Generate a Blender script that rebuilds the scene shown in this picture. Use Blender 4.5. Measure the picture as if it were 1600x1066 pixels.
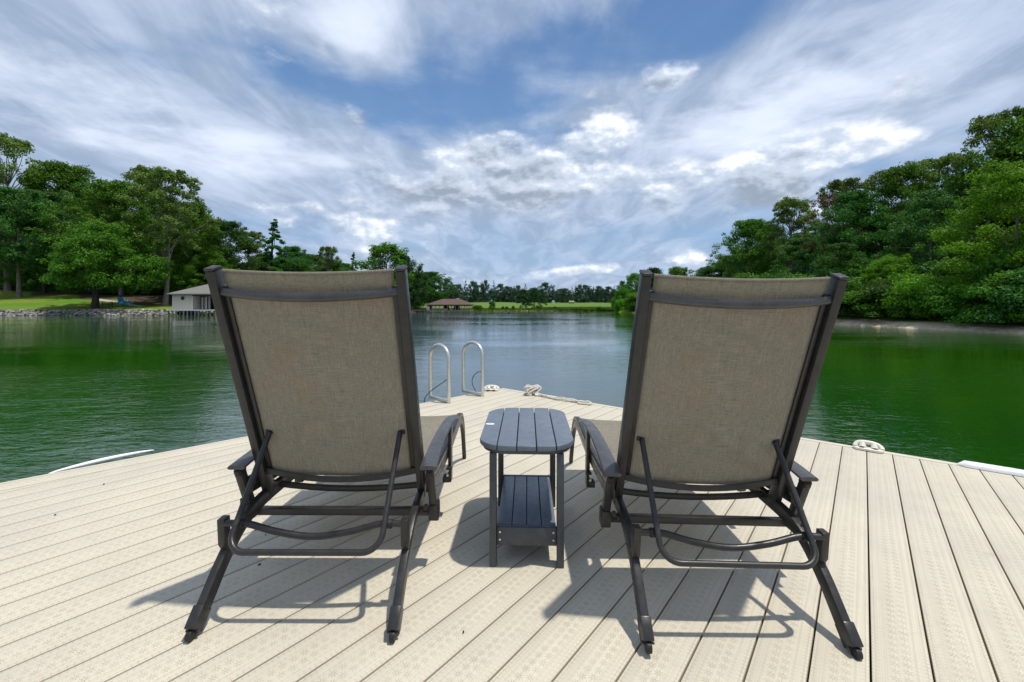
import bpy, bmesh, math, random
import numpy as np
from mathutils import Vector, Matrix
random.seed(7)
R = math.radians
PI = math.pi
# ---------------------------------------------------------------- scene, camera, light
S = bpy.context.scene
for o in list(bpy.data.objects): bpy.data.objects.remove(o)
COL = S.collection
CH = 1.10            # camera height over the deck
FP = 670.0           # focal length in pixels of the 1600 px wide photograph
HZ = 474.0           # image row of the horizon
WL = -0.45           # water level, deck top is z = 0
cam = bpy.data.cameras.new('camera'); camo = bpy.data.objects.new('camera', cam); COL.objects.link(camo)
camo.location = (0, 0, CH); camo.rotation_euler = (R(90), 0, 0)
cam.sensor_width = 36; cam.lens = 36 * FP / 1600; cam.shift_y = -(533 - HZ) / 1600
cam.clip_start = .05; cam.clip_end = 6000
S.camera = camo
S.view_settings.view_transform = 'Standard'; S.view_settings.look = 'None'
S.view_settings.exposure = 0.80; S.view_settings.gamma = 1; S.view_settings.use_curve_mapping = False
SUN_EL = R(74.5); sdir = Vector((.26, -.06, 0)).normalized() * math.cos(SUN_EL) + Vector((0, 0, math.sin(SUN_EL)))
SUN_ROT = math.atan2(sdir.x, sdir.y)
sun = bpy.data.lights.new('sun', 'SUN'); suno = bpy.data.objects.new('sun', sun); COL.objects.link(suno)
sun.energy = 2.15; sun.angle = R(1.3); sun.color = (1, .95, .86)
suno.rotation_euler = (-sdir).to_track_quat('-Z', 'Y').to_euler()

# ---------------------------------------------------------------- node helper
class NT:
    def __init__(s, tree): s.t = tree; s.n = tree.nodes; s.l = tree.links
    def node(s, typ, **kw):
        n = s.n.new(typ)
        for k, v in kw.items(): setattr(n, k, v)
        return n
    def put(s, sock, v):
        if isinstance(v, bpy.types.NodeSocket): s.l.new(v, sock)
        elif v is not None: sock.default_value = v
    def m(s, op, a, b=None, c=None, clamp=False):
        n = s.node('ShaderNodeMath', operation=op, use_clamp=clamp)
        s.put(n.inputs[0], a); s.put(n.inputs[1], b); s.put(n.inputs[2], c)
        return n.outputs[0]
    def v(s, x, y, z):
        n = s.node('ShaderNodeCombineXYZ')
        s.put(n.inputs[0], x); s.put(n.inputs[1], y); s.put(n.inputs[2], z); return n.outputs[0]
    def sep(s, v):
        n = s.node('ShaderNodeSeparateXYZ'); s.l.new(v, n.inputs[0]); return n.outputs
    def noise(s, vec, scale, detail=2, rough=.5, dist=0.0):
        n = s.node('ShaderNodeTexNoise'); s.put(n.inputs['Vector'], vec)
        n.inputs['Scale'].default_value = scale; n.inputs['Detail'].default_value = detail
        n.inputs['Roughness'].default_value = rough; n.inputs['Distortion'].default_value = dist
        return n.outputs[0]
    def ramp(s, x, a, b, lo=0.0, hi=1.0, smooth=True):
        n = s.node('ShaderNodeMapRange', interpolation_type='SMOOTHSTEP' if smooth else 'LINEAR')
        s.put(n.inputs[0], x); s.put(n.inputs[1], a); s.put(n.inputs[2], b)
        s.put(n.inputs[3], lo); s.put(n.inputs[4], hi); return n.outputs[0]
    def mix(s, f, a, b, blend='MIX'):
        n = s.node('ShaderNodeMix', data_type='RGBA', blend_type=blend)
        s.put(n.inputs[0], f); s.put(n.inputs[6], a); s.put(n.inputs[7], b); return n.outputs[2]
    def scale(s, vec, k):
        n = s.node('ShaderNodeVectorMath', operation='MULTIPLY'); s.put(n.inputs[0], vec); n.inputs[1].default_value = k
        return n.outputs[0]
    def add(s, vec, k):
        n = s.node('ShaderNodeVectorMath', operation='ADD'); s.put(n.inputs[0], vec); s.put(n.inputs[1], k)
        return n.outputs[0]
    def bump(s, h, strength=.3, dist=.01, normal=None):
        n = s.node('ShaderNodeBump'); s.put(n.inputs['Height'], h)
        n.inputs['Strength'].default_value = strength; n.inputs['Distance'].default_value = dist
        if normal: s.l.new(normal, n.inputs['Normal'])
        return n.outputs[0]
def c4(r, g=None, b=None):
    if g is None: r, g, b = r
    return (r, g, b, 1)

# ---------------------------------------------------------------- world: Nishita sky with procedural clouds
W = bpy.data.worlds.new('World'); S.world = W; W.use_nodes = True
w = NT(W.node_tree); w.n.clear()
SKY_K = 0.075
sky = w.node('ShaderNodeTexSky', sky_type='NISHITA', sun_disc=False)
sky.sun_elevation = SUN_EL; sky.sun_rotation = SUN_ROT; sky.air_density = 1.0; sky.dust_density = .8; sky.ozone_density = 2.0
tc = w.node('ShaderNodeTexCoord').outputs['Generated']
X, Y, Z = w.sep(tc)
az = w.m('ARCTAN2', X, Y); el = w.m('ARCSINE', Z)
def sky_dir(u, v):
    a = math.atan((u - 800) / FP); return a, math.atan((HZ - v) / FP * math.cos(a))
def blob(u, v, ru, rv, amp, tilt=0.0):
    a0, e0 = sky_dir(u, v); ca = math.cos(a0)
    sa = ru / FP * ca * ca; se = rv / FP * ca
    da = w.m('SUBTRACT', az, a0); de = w.m('SUBTRACT', el, e0)
    ct, st = math.cos(tilt), math.sin(tilt)
    p = w.m('MULTIPLY_ADD', da, ct, w.m('MULTIPLY', de, st)); q = w.m('MULTIPLY_ADD', de, ct, w.m('MULTIPLY', da, -st))
    p = w.m('MULTIPLY', p, 1 / sa); q = w.m('MULTIPLY', q, 1 / se)
    r2 = w.m('MULTIPLY_ADD', p, p, w.m('MULTIPLY', q, q))
    return w.m('MULTIPLY', w.m('EXPONENT', w.m('MULTIPLY', r2, -1.0)), amp)
def total(lst):
    s_ = None
    for b in lst:
        g = blob(*b); s_ = g if s_ is None else w.m('ADD', s_, g)
    return s_
zc = w.m('MAXIMUM', Z, 0.0)
inv = w.m('DIVIDE', 1.0, w.m('ADD', zc, .16))
plane = w.v(w.m('MULTIPLY', X, inv), w.m('MULTIPLY', Y, inv), 0.0)
# thin high layer, streaks running away from the camera
n1 = w.noise(w.scale(plane, (1.7, .85, 1)), 1.0, 6, .55, .3)
n2 = w.noise(w.scale(plane, (5.5, 3.2, 1)), 1.0, 6, .6, .4)
high = w.m('MULTIPLY_ADD', n2, .33, w.m('MULTIPLY', n1, .80))
n3 = w.noise(w.scale(tc, (2.6, 2.6, 8.5)), 1.0, 6, .56, .3)
n4 = w.noise(w.scale(tc, (9, 9, 26)), 1.0, 5, .55, .2)
low = w.m('MULTIPLY_ADD', n4, .30, w.m('MULTIPLY', n3, .83))
lw = w.ramp(Z, .62, .36)
high = w.m('ADD', w.m('MULTIPLY', high, w.m('SUBTRACT', 1.0, lw)), w.m('MULTIPLY', low, lw))
high = w.m('ADD', w.m('MULTIPLY', w.m('SUBTRACT', high, .565), w.ramp(Z, .0, .30, .35, 1.0)), .565)
gap = total([(930, 60, 300, 58, .20, .22), (500, 118, 120, 36, .15, -.2), (620, 160, 260, 45, .12, -.1), (1150, 0, 160, 60, .22, .2), (150, 60, 90, 50, .05),
             (660, 60, 60, 50, .10)])
plus = total([(560, 40, 110, 70, .26, .3), (280, 165, 130, 30, .12, -.2), (250, 60, 240, 60, .07, -.2), (300, 240, 420, 90, .08, 0), (1330, 120, 260, 90, .12, .4), (1200, 170, 300, 60, .08, .1),
              (900, 380, 800, 46, -.09)])
hd = w.m('SUBTRACT', w.m('ADD', high, plus), gap)
ha = w.m('ADD', w.m('MULTIPLY', w.ramp(hd, .30, .60), .84), .08)
hs = w.noise(w.add(w.scale(plane, (5.0, 1.9, 1)), (.9, .35, .0)), 1.0, 6, .6, .6)
hcol = w.mix(w.ramp(hs, .34, .70), c4(.225, .285, .385), c4(.36, .42, .53))
hcol = w.mix(w.ramp(hd, .58, .86), hcol, c4(.54, .59, .69))
# cumulus: two taps of one field give lit tops and grey undersides
cu = total([(800, 262, 85, 62, .42), (740, 232, 60, 30, .3), (650, 300, 110, 26, .36), (560, 262, 60, 30, .18), (930, 212, 80, 46, .42, .3), (965, 185, 36, 30, .2), (860, 290, 120, 32, .3),
            (1085, 278, 120, 36, .50, .1), (1150, 232, 40, 26, .2), (1225, 258, 80, 44, .48, .35), (1365, 228, 80, 24, .46, .2), (1040, 124, 44, 15, .40), (922, 147, 18, 9, .3),
            (1068, 404, 46, 14, .62), (900, 424, 95, 11, .60, .07), (560, 352, 120, 34, .30), (700, 360, 90, 22, .2), (562, 186, 32, 24, .33), (1430, 128, 85, 30, .36, .35),
            (1180, 318, 200, 22, .25), (450, 330, 90, 22, .2), (1290, 330, 80, 18, .2), (1580, 70, 60, 25, .3, .4), (150, 210, 60, 18, .12)])
dv = w.scale(tc, (1, 1, 1.7))
def cfield(off):
    a = w.noise(w.add(dv, off), 6.0, 8, .55, .0)
    return a
f0 = cfield((0, 0, 0)); f1 = cfield((.006, 0, .020))
wide = w.noise(w.scale(tc, (1, 1, 2.0)), 2.3, 3, .5)
out = w.m('MULTIPLY', w.ramp(wide, .52, .75), .16)
cd = w.m('ADD', w.m('ADD', cu, out), w.m('MULTIPLY', w.m('SUBTRACT', f0, .5), 1.5))
ca = w.ramp(cd, .17, .50)
lit = w.m('MULTIPLY_ADD', w.m('SUBTRACT', f0, f1), 4.2, .45)
core = w.ramp(cd, .32, .80)
lit = w.m('SUBTRACT', lit, w.m('MULTIPLY', core, .22))
warm_top = total([(1150, 225, 220, 40, .42, .15), (950, 185, 90, 26, .35), (1365, 220, 100, 30, .4), (1068, 396, 60, 18, .55), (900, 416, 110, 16, .5), (800, 320, 140, 24, -.30), (650, 312, 120, 18, -.2),
                  (1110, 312, 180, 24, -.30), (1430, 140, 100, 40, -.3), (562, 190, 40, 30, -.3), (560, 350, 160, 50, .2)])
lit = w.m('ADD', lit, warm_top, clamp=True)
ccol = w.mix(w.ramp(lit, .0, .5), c4(.205, .245, .31), c4(.40, .455, .54))
ccol = w.mix(w.ramp(lit, .45, .95), ccol, c4(.72, .74, .78))
# sky brightness units
def up(col):
    n = w.node('ShaderNodeVectorMath', operation='SCALE'); w.l.new(col, n.inputs[0]); n.inputs['Scale'].default_value = .94 / SKY_K
    return n.outputs[0]
hsn = w.node('ShaderNodeHueSaturation'); w.l.new(sky.outputs[0], hsn.inputs['Color'])
hsn.inputs['Saturation'].default_value = 1.15; hsn.inputs['Value'].default_value = .85
base = w.mix(.75, hsn.outputs[0], up(w.mix(w.ramp(Z, .25, .75), c4(.105, .215, .40), c4(.028, .092, .25))))
hor = w.ramp(Z, .0, .30, .55, 0.0)
base = w.mix(hor, base, up(w.mix(.0, c4(.27, .41, .58), c4(0, 0, 0))))
c = w.mix(ha, base, up(hcol))
c = w.mix(w.m('MULTIPLY', ca, .92), c, up(ccol))
bg = w.node('ShaderNodeBackground'); w.l.new(c, bg.inputs[0]); bg.inputs[1].default_value = SKY_K
wo = w.node('ShaderNodeOutputWorld'); w.l.new(bg.outputs[0], wo.inputs[0])

# ---------------------------------------------------------------- materials
def mat(name):
    m = bpy.data.materials.new(name); m.use_nodes = True
    t = NT(m.node_tree); b = t.n['Principled BSDF']; return m, t, b
def simple(name, col, rough=.5, var=.15, scale=20, metallic=0, bump=0, bscale=200, spec=.5):
    m, t, b = mat(name)
    co = t.node('ShaderNodeTexCoord').outputs['Object']
    n = t.noise(co, scale, 5, .6)
    a = tuple(x * (1 - var) for x in col); d = tuple(min(1, x * (1 + var)) for x in col)
    t.l.new(t.mix(t.ramp(n, .3, .7), c4(a), c4(d)), b.inputs['Base Color'])
    t.l.new(t.ramp(t.noise(co, scale * 2.3, 4), .3, .7, rough * .8, rough * 1.25), b.inputs['Roughness'])
    b.inputs['Metallic'].default_value = metallic; b.inputs['Specular IOR Level'].default_value = spec
    if bump: t.l.new(t.bump(t.noise(co, bscale, 3), bump, .002), b.inputs['Normal'])
    return m
# deck boards: composite planks embossed with starry marks
def deck_mat():
    m, t, b = mat('deck_composite')
    co = t.node('ShaderNodeTexCoord').outputs['Object']
    oi = t.node('ShaderNodeObjectInfo').outputs['Random']
    x, y, z = t.sep(co)
    x = t.m('MULTIPLY_ADD', oi, 3.7, x)
    def star(cx, cy, cell, wid=.06, r0=.10, r1=.43, arms=4):
        u = t.m('SUBTRACT', t.m('FRACT', t.m('MULTIPLY_ADD', x, 1 / cell, cx)), .5)
        v = t.m('MULTIPLY', t.m('SUBTRACT', y, cy), 1 / cell)
        r = t.m('SQRT', t.m('MULTIPLY_ADD', u, u, t.m('MULTIPLY', v, v)))
        th = t.m('ARCTAN2', v, u)
        k = t.m('MULTIPLY', t.m('ABSOLUTE', t.m('SINE', t.m('MULTIPLY', th, arms))), r)
        a = t.m('LESS_THAN', k, wid * 2)
        a = t.m('MULTIPLY', a, t.m('GREATER_THAN', r, r0)); return t.m('MULTIPLY', a, t.m('LESS_THAN', r, r1))
    s_ = None
    for args, k in (((0, -.0145, .033), 1), ((.5, .0145, .033), 1), ((.0, -.0365, .0165, .09, .1, .42, 2), .40), ((.5, .0365, .0165, .09, .1, .42, 2), .40),
                    ((.2, .0600, .0165, .08, .1, .45, 2), .75), ((.6, -.0600, .0165, .08, .1, .45, 2), .75)):
        g = t.m('MULTIPLY', star(*args), k); s_ = g if s_ is None else t.m('MAXIMUM', s_, g)
    wn = t.noise(co, 9, 4, .6); fine = t.noise(co, 260, 3, .6)
    s_ = t.m('MULTIPLY', s_, t.m('MULTIPLY', t.ramp(wn, .25, .65, .35, 1), t.ramp(fine, .3, .6, .45, 1)))
    grain = t.noise(t.scale(co, (1.2, 130, 1)), 1.0, 3, .6)
    grooves = t.m('POWER', t.m('ABSOLUTE', t.m('SINE', t.m('MULTIPLY', y, 520))), 6.0)
    band = t.m('MULTIPLY', t.ramp(t.m('ABSOLUTE', y), .028, .034), t.ramp(t.m('ABSOLUTE', y), .056, .050))
    blot = t.noise(t.node('ShaderNodeNewGeometry').outputs['Position'], 1.7, 5, .62)
    c0 = t.mix(t.ramp(grain, .3, .7), c4(.560, .510, .400), c4(.630, .582, .468))
    c0 = t.mix(t.m('MULTIPLY', t.ramp(blot, .40, .66), .45), c0, c4(.47, .435, .36))
    c0 = t.mix(t.m('MULTIPLY', t.ramp(oi, 0, 1), .16), c0, c4(.50, .47, .41))
    spk = t.ramp(t.noise(co, 75, 2, .5), .72, .78)
    c0 = t.mix(t.m('MULTIPLY', spk, .35), c0, c4(.22, .17, .11))
    c0 = t.mix(t.m('MULTIPLY', t.m('MULTIPLY', grooves, band), .12), c0, c4(.28, .23, .16))
    c0 = t.mix(t.m('MULTIPLY', s_, .68), c0, c4(.29, .22, .135))
    wp = t.node('ShaderNodeNewGeometry').outputs['Position']
    d1 = t.noise(wp, 5.5, 6, .7); d2 = t.noise(t.scale(wp, (1, 1, 1)), .9, 3, .5)
    c0 = t.mix(t.m('MULTIPLY', t.ramp(d1, .60, .74), t.m('MULTIPLY', t.ramp(d2, .45, .65), .38)), c0, c4(.30, .25, .17))
    c0 = t.mix(t.m('MULTIPLY', t.ramp(t.m('ABSOLUTE', t.m('SUBTRACT', t.noise(wp, 2.6, 3, .5), .55)), .012, .002), .10), c0, c4(.36, .32, .25))
    edge = t.ramp(t.m('ABSOLUTE', y), .0655, .0695)
    c0 = t.mix(t.m('MULTIPLY', edge, .45), c0, c4(.25, .18, .10))
    t.l.new(c0, b.inputs['Base Color']); b.inputs['Roughness'].default_value = .62; b.inputs['Specular IOR Level'].default_value = .35
    h = t.m('SUBTRACT', t.m('MULTIPLY', grain, .25), t.m('MULTIPLY', s_, 1.0))
    h = t.m('ADD', h, t.m('MULTIPLY', fine, .3))
    t.l.new(t.bump(h, .5, .0012), b.inputs['Normal']); return m
M_DECK = deck_mat()
M_TRIM = simple('deck_trim_vinyl', (.62, .56, .45), .5, .06, 8)
M_DARKWOOD = simple('wet_frame_timber', (.05, .038, .026), .8, .3, 6)
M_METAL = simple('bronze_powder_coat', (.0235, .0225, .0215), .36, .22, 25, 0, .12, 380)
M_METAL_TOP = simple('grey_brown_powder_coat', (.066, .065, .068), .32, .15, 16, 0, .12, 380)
M_BLACK = simple('black_rubber', (.012, .012, .012), .55, .3, 40)
M_STEEL = simple('brushed_aluminium', (.66, .65, .61), .30, .10, 60, .75)
M_BOLT = simple('zinc_bolt', (.6, .6, .58), .3, .1, 60, .9)
M_WHITE = simple('white_vinyl', (.80, .80, .80), .35, .05, 8)
M_CREAM = simple('cream_plastic', (.74, .70, .60), .42, .08, 30)
M_GREYINK = simple('faded_grey_print', (.30, .31, .34), .6, .4, 120)
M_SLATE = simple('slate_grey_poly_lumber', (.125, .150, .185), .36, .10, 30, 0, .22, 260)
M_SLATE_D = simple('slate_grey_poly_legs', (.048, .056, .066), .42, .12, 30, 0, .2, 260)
M_ROPE = None
def rope_mat():
    m, t, b = mat('white_rope')
    co = t.node('ShaderNodeTexCoord').outputs['Object']; n = t.noise(co, 90, 4, .6)
    t.l.new(t.mix(t.ramp(n, .35, .65), c4(.42, .38, .31), c4(.76, .73, .66)), b.inputs['Base Color'])
    t.l.new(t.bump(t.noise(co, 160, 2), .8, .004), b.inputs['Normal']); b.inputs['Roughness'].default_value = .85; return m
M_ROPE = rope_mat()
def sling_mat():
    m, t, b = mat('woven_sling_fabric')
    co = t.node('ShaderNodeTexCoord').outputs['Object']
    hth = t.noise(t.scale(co, (36, 1500, 1300)), 1, 3, .6)
    vth = t.noise(t.scale(co, (1600, 40, 40)), 1, 3, .6)
    slub = t.noise(t.scale(co, (12, 700, 600)), 1, 2, .5)
    slv = t.noise(t.scale(co, (650, 16, 16)), 1, 2, .5)
    big = t.noise(co, 4.5, 5, .62); mid = t.noise(co, 22, 4, .6)
    wv = t.m('MULTIPLY_ADD', hth, .5, t.m('MULTIPLY', vth, .5))
    wv = t.m('ADD', t.m('MULTIPLY', wv, .6), t.m('MULTIPLY', t.m('ADD', slub, slv), .2))
    c0 = t.mix(t.ramp(wv, .36, .64), c4(.180, .162, .128), c4(.50, .46, .375))
    c0 = t.mix(t.m('MULTIPLY', t.ramp(big, .48, .72), .30), c0, c4(.36, .26, .15))
    c0 = t.mix(t.m('MULTIPLY', t.ramp(mid, .4, .75), .20), c0, c4(.33, .31, .27))
    t.l.new(c0, b.inputs['Base Color']); b.inputs['Roughness'].default_value = .75; b.inputs['Specular IOR Level'].default_value = .2
    t.l.new(t.bump(wv, .6, .0012), b.inputs['Normal'])
    tr = t.node('ShaderNodeBsdfTranslucent'); t.l.new(t.mix(1.0, c0, c4(1.0, .93, .80), 'MULTIPLY'), tr.inputs[0])
    mx = t.node('ShaderNodeMixShader'); mx.inputs[0].default_value = .34
    t.l.new(b.outputs[0], mx.inputs[1]); t.l.new(tr.outputs[0], mx.inputs[2])
    tp = t.node('ShaderNodeBsdfTransparent'); mx2 = t.node('ShaderNodeMixShader'); mx2.inputs[0].default_value = .13   # open weave
    t.l.new(mx.outputs[0], mx2.inputs[1]); t.l.new(tp.outputs[0], mx2.inputs[2])
    t.l.new(mx2.outputs[0], t.n['Material Output'].inputs[0]); return m
M_SLING = sling_mat()
def leaf_mat(name, dark, light, trans=.35, yel=None):
    m, t, b = mat(name)
    g = t.node('ShaderNodeNewGeometry'); oi = t.node('ShaderNodeObjectInfo')
    co = t.node('ShaderNodeTexCoord').outputs['Object']
    n = t.noise(co, .55, 3, .6)
    f = t.m('ADD', t.m('MULTIPLY', g.outputs['Random Per Island'], .6), t.m('MULTIPLY', n, .5), clamp=True)
    c0 = t.mix(t.ramp(f, .2, .85, smooth=False), c4(dark), c4(light))
    if yel: c0 = t.mix(t.ramp(t.noise(co, .8, 4, .7), .55, .72), c0, c4(yel))
    hs_ = t.node('ShaderNodeHueSaturation'); t.l.new(c0, hs_.inputs['Color'])
    t.l.new(t.m('MULTIPLY_ADD', oi.outputs['Random'], .030, .485), hs_.inputs['Hue'])
    t.l.new(t.m('MULTIPLY_ADD', oi.outputs['Random'], .45, .80), hs_.inputs['Value'])
    c0 = hs_.outputs[0]
    t.l.new(c0, b.inputs['Base Color']); b.inputs['Roughness'].default_value = .5; b.inputs['Specular IOR Level'].default_value = .14
    tr = t.node('ShaderNodeBsdfTranslucent'); t.l.new(t.mix(1.0, c0, c4(1.1, 1.25, .45), 'MULTIPLY'), tr.inputs[0])
    mx = t.node('ShaderNodeMixShader'); mx.inputs[0].default_value = trans
    t.l.new(b.outputs[0], mx.inputs[1]); t.l.new(tr.outputs[0], mx.inputs[2])
    t.l.new(mx.outputs[0], t.n['Material Output'].inputs[0]); return m
LF_MID = leaf_mat('leaf_mid_green', (.034, .112, .010), (.125, .285, .026))
LF_BRIGHT = leaf_mat('leaf_bright_green', (.060, .185, .010), (.185, .40, .028), .42)
LF_DARK = leaf_mat('leaf_dark_green', (.022, .078, .014), (.078, .190, .030))
LF_BLUE = leaf_mat('leaf_cool_green', (.030, .105, .022), (.092, .235, .052))
LF_PALE = leaf_mat('leaf_pale_olive', (.075, .130, .026), (.190, .270, .065))
LF_DEEP = leaf_mat('leaf_deep_green', (.012, .040, .014), (.036, .095, .024))
LF_BROWN = leaf_mat('leaf_dead_brown', (.10, .045, .020), (.19, .10, .045), .15)
LF_FAR = leaf_mat('leaf_far_haze_tint', (.038, .085, .058), (.080, .145, .085), .25)  # lighter, bluer leaves: distance haze put into the colour
M_BARK = simple('bark_grey', (.20, .17, .14), .9, .35, 6, 0, .6, 20)
M_BARKD = simple('bark_dark', (.045, .035, .028), .9, .35, 6, 0, .6, 20)

# ---------------------------------------------------------------- mesh helpers
def mesh_obj(name, verts, faces, m=None, parent=None, smooth=False, bevel=0, seg=2):
    me = bpy.data.meshes.new(name); me.from_pydata([tuple(v) for v in verts], [], faces)
    me.validate()
    bm = bmesh.new(); bm.from_mesh(me); bmesh.ops.recalc_face_normals(bm, faces=bm.faces[:])
    if bevel:
        ed = [e for e in bm.edges if len(e.link_faces) == 2 and e.calc_face_angle(0) > R(35)]
        bmesh.ops.bevel(bm, geom=ed, offset=bevel, segments=seg, affect='EDGES', profile=.5, clamp_overlap=True)
    bm.to_mesh(me); bm.free()
    if smooth or bevel: me.shade_smooth()
    if smooth or bevel:
        try: me.set_sharp_from_angle(angle=R(40))
        except Exception: pass
    o = bpy.data.objects.new(name, me); COL.objects.link(o)
    if m: me.materials.append(m)
    if parent: o.parent = parent
    return o
class MB:
    def __init__(s): s.v = []; s.f = []
    def add(s, v, f):
        k = len(s.v); s.v += [tuple(p) for p in v]; s.f += [tuple(i + k for i in q) for q in f]; return s
    def box(s, cx, cy, cz, sx, sy, sz, rz=0):
        v = []
        for dx in (-.5, .5):
            for dy in (-.5, .5):
                for dz in (-.5, .5):
                    x, y = dx * sx, dy * sy
                    v.append((cx + x * math.cos(rz) - y * math.sin(rz), cy + x * math.sin(rz) + y * math.cos(rz), cz + dz * sz))
        return s.add(v, [(0, 1, 3, 2), (4, 6, 7, 5), (0, 4, 5, 1), (2, 3, 7, 6), (0, 2, 6, 4), (1, 5, 7, 3)])
    def prism(s, poly, z0, z1):
        n = len(poly); v = [(x, y, z0) for x, y in poly] + [(x, y, z1) for x, y in poly]
        f = [tuple(reversed(range(n))), tuple(range(n, 2 * n))] + [(i, (i + 1) % n, n + (i + 1) % n, n + i) for i in range(n)]
        return s.add(v, f)
    def tube(s, pts, r, n=10, closed=False, caps=True):
        pts = [Vector(p) for p in pts]; N = len(pts); rr = r if isinstance(r, (list, tuple)) else [r] * N
        v = []; prev = None
        for i, p in enumerate(pts):
            a = pts[(i - 1) % N] if (i > 0 or closed) else p; b = pts[(i + 1) % N] if (i < N - 1 or closed) else p
            t = (b - a).normalized()
            if prev is None:
                u = t.cross(Vector((0, 0, 1)));
                if u.length < .1: u = t.cross(Vector((1, 0, 0)))
            else: u = prev - t * prev.dot(t)
            u.normalize(); prev = u; w_ = t.cross(u)
            for k in range(n):
                q = 2 * PI * k / n; v.append(p + (u * math.cos(q) + w_ * math.sin(q)) * rr[i])
        f = []
        for i in range(N if closed else N - 1):
            j = (i + 1) % N
            for k in range(n): f.append((i * n + k, i * n + (k + 1) % n, j * n + (k + 1) % n, j * n + k))
        if not closed and caps: f += [tuple(reversed(range(n))), tuple(range((N - 1) * n, N * n))]
        return s.add(v, f)
    def sweep(s, path, cx, wx, th):
        """rectangular section along a (y, z) path, wx wide in x, th[i] thick in the plane"""
        N = len(path); th = th if isinstance(th, (list, tuple)) else [th] * N; v = []
        for i, (y, z) in enumerate(path):
            a = path[max(i - 1, 0)]; b = path[min(i + 1, N - 1)]
            dy, dz = b[0] - a[0], b[1] - a[1]; L = math.hypot(dy, dz); ny, nz = -dz / L, dy / L
            for sx, sn in ((-1, -1), (1, -1), (1, 1), (-1, 1)):
                v.append((cx + sx * wx / 2, y + sn * ny * th[i] / 2, z + sn * nz * th[i] / 2))
        f = [(0, 3, 2, 1), tuple((N - 1) * 4 + k for k in range(4))]
        for i in range(N - 1):
            for k in range(4): f.append((i * 4 + k, i * 4 + (k + 1) % 4, i * 4 + 4 + (k + 1) % 4, i * 4 + 4 + k))
        return s.add(v, f)
    def cyl(s, a, b, r, n=12): return s.tube([a, b], r, n)
    def build(s, name, m, parent=None, smooth=False, bevel=0, seg=2): return mesh_obj(name, s.v, s.f, m, parent, smooth, bevel, seg)
def spline(pts, k=8):
    P = [Vector(p) for p in pts]; o = []
    for i in range(len(P) - 1):
        p0 = P[max(i - 1, 0)]; p1 = P[i]; p2 = P[i + 1]; p3 = P[min(i + 2, len(P) - 1)]
        for j in range(k):
            t = j / k
            o.append(.5 * ((2 * p1) + (p2 - p0) * t + (2 * p0 - 5 * p1 + 4 * p2 - p3) * t * t + (3 * p1 - p0 - 3 * p2 + p3) * t ** 3))
    o.append(P[-1]); return o
def spl2(pts, k=6): return [(q.x, q.y) for q in spline([(a, b, 0) for a, b in pts], k)]
def empty(name, loc=(0, 0, 0), rz=0, **kw):
    o = bpy.data.objects.new(name, None); COL.objects.link(o); o.location = loc; o.rotation_euler = (0, 0, rz); o.empty_display_size = .1
    return o
def tag(o, label=None, cat=None, group=None, kind=None):
    if label: o['label'] = label
    if cat: o['category'] = cat
    if group: o['group'] = group
    if kind: o['kind'] = kind
    return o
def kids(o): return [c_ for c_ in bpy.data.objects if c_.parent == o]
def copy_tree(o, parent=None):
    c_ = o.copy(); COL.objects.link(c_); c_.parent = parent
    for k in kids(o): copy_tree(k, c_)
    return c_
def at(px, py, Yd): return Vector(((px - 800) * Yd / FP, Yd, CH - (py - HZ) * Yd / FP))
def gnd(px, py, z=0.0):
    Yd = FP * (CH - z) / (py - HZ); return Vector(((px - 800) * Yd / FP, Yd, z))

# ---------------------------------------------------------------- the land
LAKE = np.array([(70, -90), (42, -5), (30, 12), (25.8, 21.6), (24.6, 26), (23.5, 31.5), (22.3, 40), (20.6, 55), (19, 68), (18.2, 74), (19.5, 77.5), (27, 83), (24, 88), (12, 86.3), (0, 86.5), (-8, 86),
                 (-18, 90), (-26, 86), (-20, 80), (-16.5, 75), (-22, 68), (-33, 60), (-43, 54.4), (-52, 54.2), (-65, 54.8), (-84, 54), (-110, 48), (-150, 10), (-170, -90)], float)
def sdist(x, y):
    """signed distance to the shoreline, positive on land"""
    x = np.asarray(x, float); y = np.asarray(y, float); d = np.full(x.shape, 1e9); ins = np.zeros(x.shape, bool); n = len(LAKE)
    for i in range(n):
        ax, ay = LAKE[i]; bx, by = LAKE[(i + 1) % n]; ex, ey = bx - ax, by - ay
        t = np.clip(((x - ax) * ex + (y - ay) * ey) / (ex * ex + ey * ey), 0, 1)
        d = np.minimum(d, np.hypot(x - ax - t * ex, y - ay - t * ey))
        cnd = ((ay > y) != (by > y)); xi = ax + (y - ay) * ex / (ey if ey else 1e-9); ins ^= cnd & (x < xi)
    return np.where(ins, -d, d)
def sm(t): t = np.clip(t, 0, 1); return t * t * (3 - 2 * t)
def height(x, y):
    x = np.asarray(x, float); y = np.asarray(y, float); s = sdist(x, y)
    left = sm((-x - 14) / 12) * sm((84 - y) / 8); right = sm((x - 8) / 8) * sm((86 - y) / 6)
    far = np.clip(1 - left - right, 0, 1)
    wob = .12 * np.sin(x * .31 + y * .17) + .08 * np.sin(x * .11 - y * .43)
    hl = .72 * sm(s / 1.3) + np.clip(s - 1, 0, 60) * (.035 + .105 * sm((-x - 42) / 22))
    hl = np.minimum(hl, 7 + wob)
    hr = .22 * sm(s / .5) + np.clip(s - .5, 0, 3) * .16 + np.clip(s - 3.5, 0, 30) * .10
    hf = .30 * sm(s / 1.2) + np.clip(s - 1, 0, 110) * .0200 
    h = left * hl + right * hr + far * hf + np.where(s > 2, wob * .5, 0)
    return WL + np.where(s > 0, h, np.maximum(-1.6, s * .6))
def hz(x, y): return float(height(np.array([x]), np.array([y]))[0])
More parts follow.
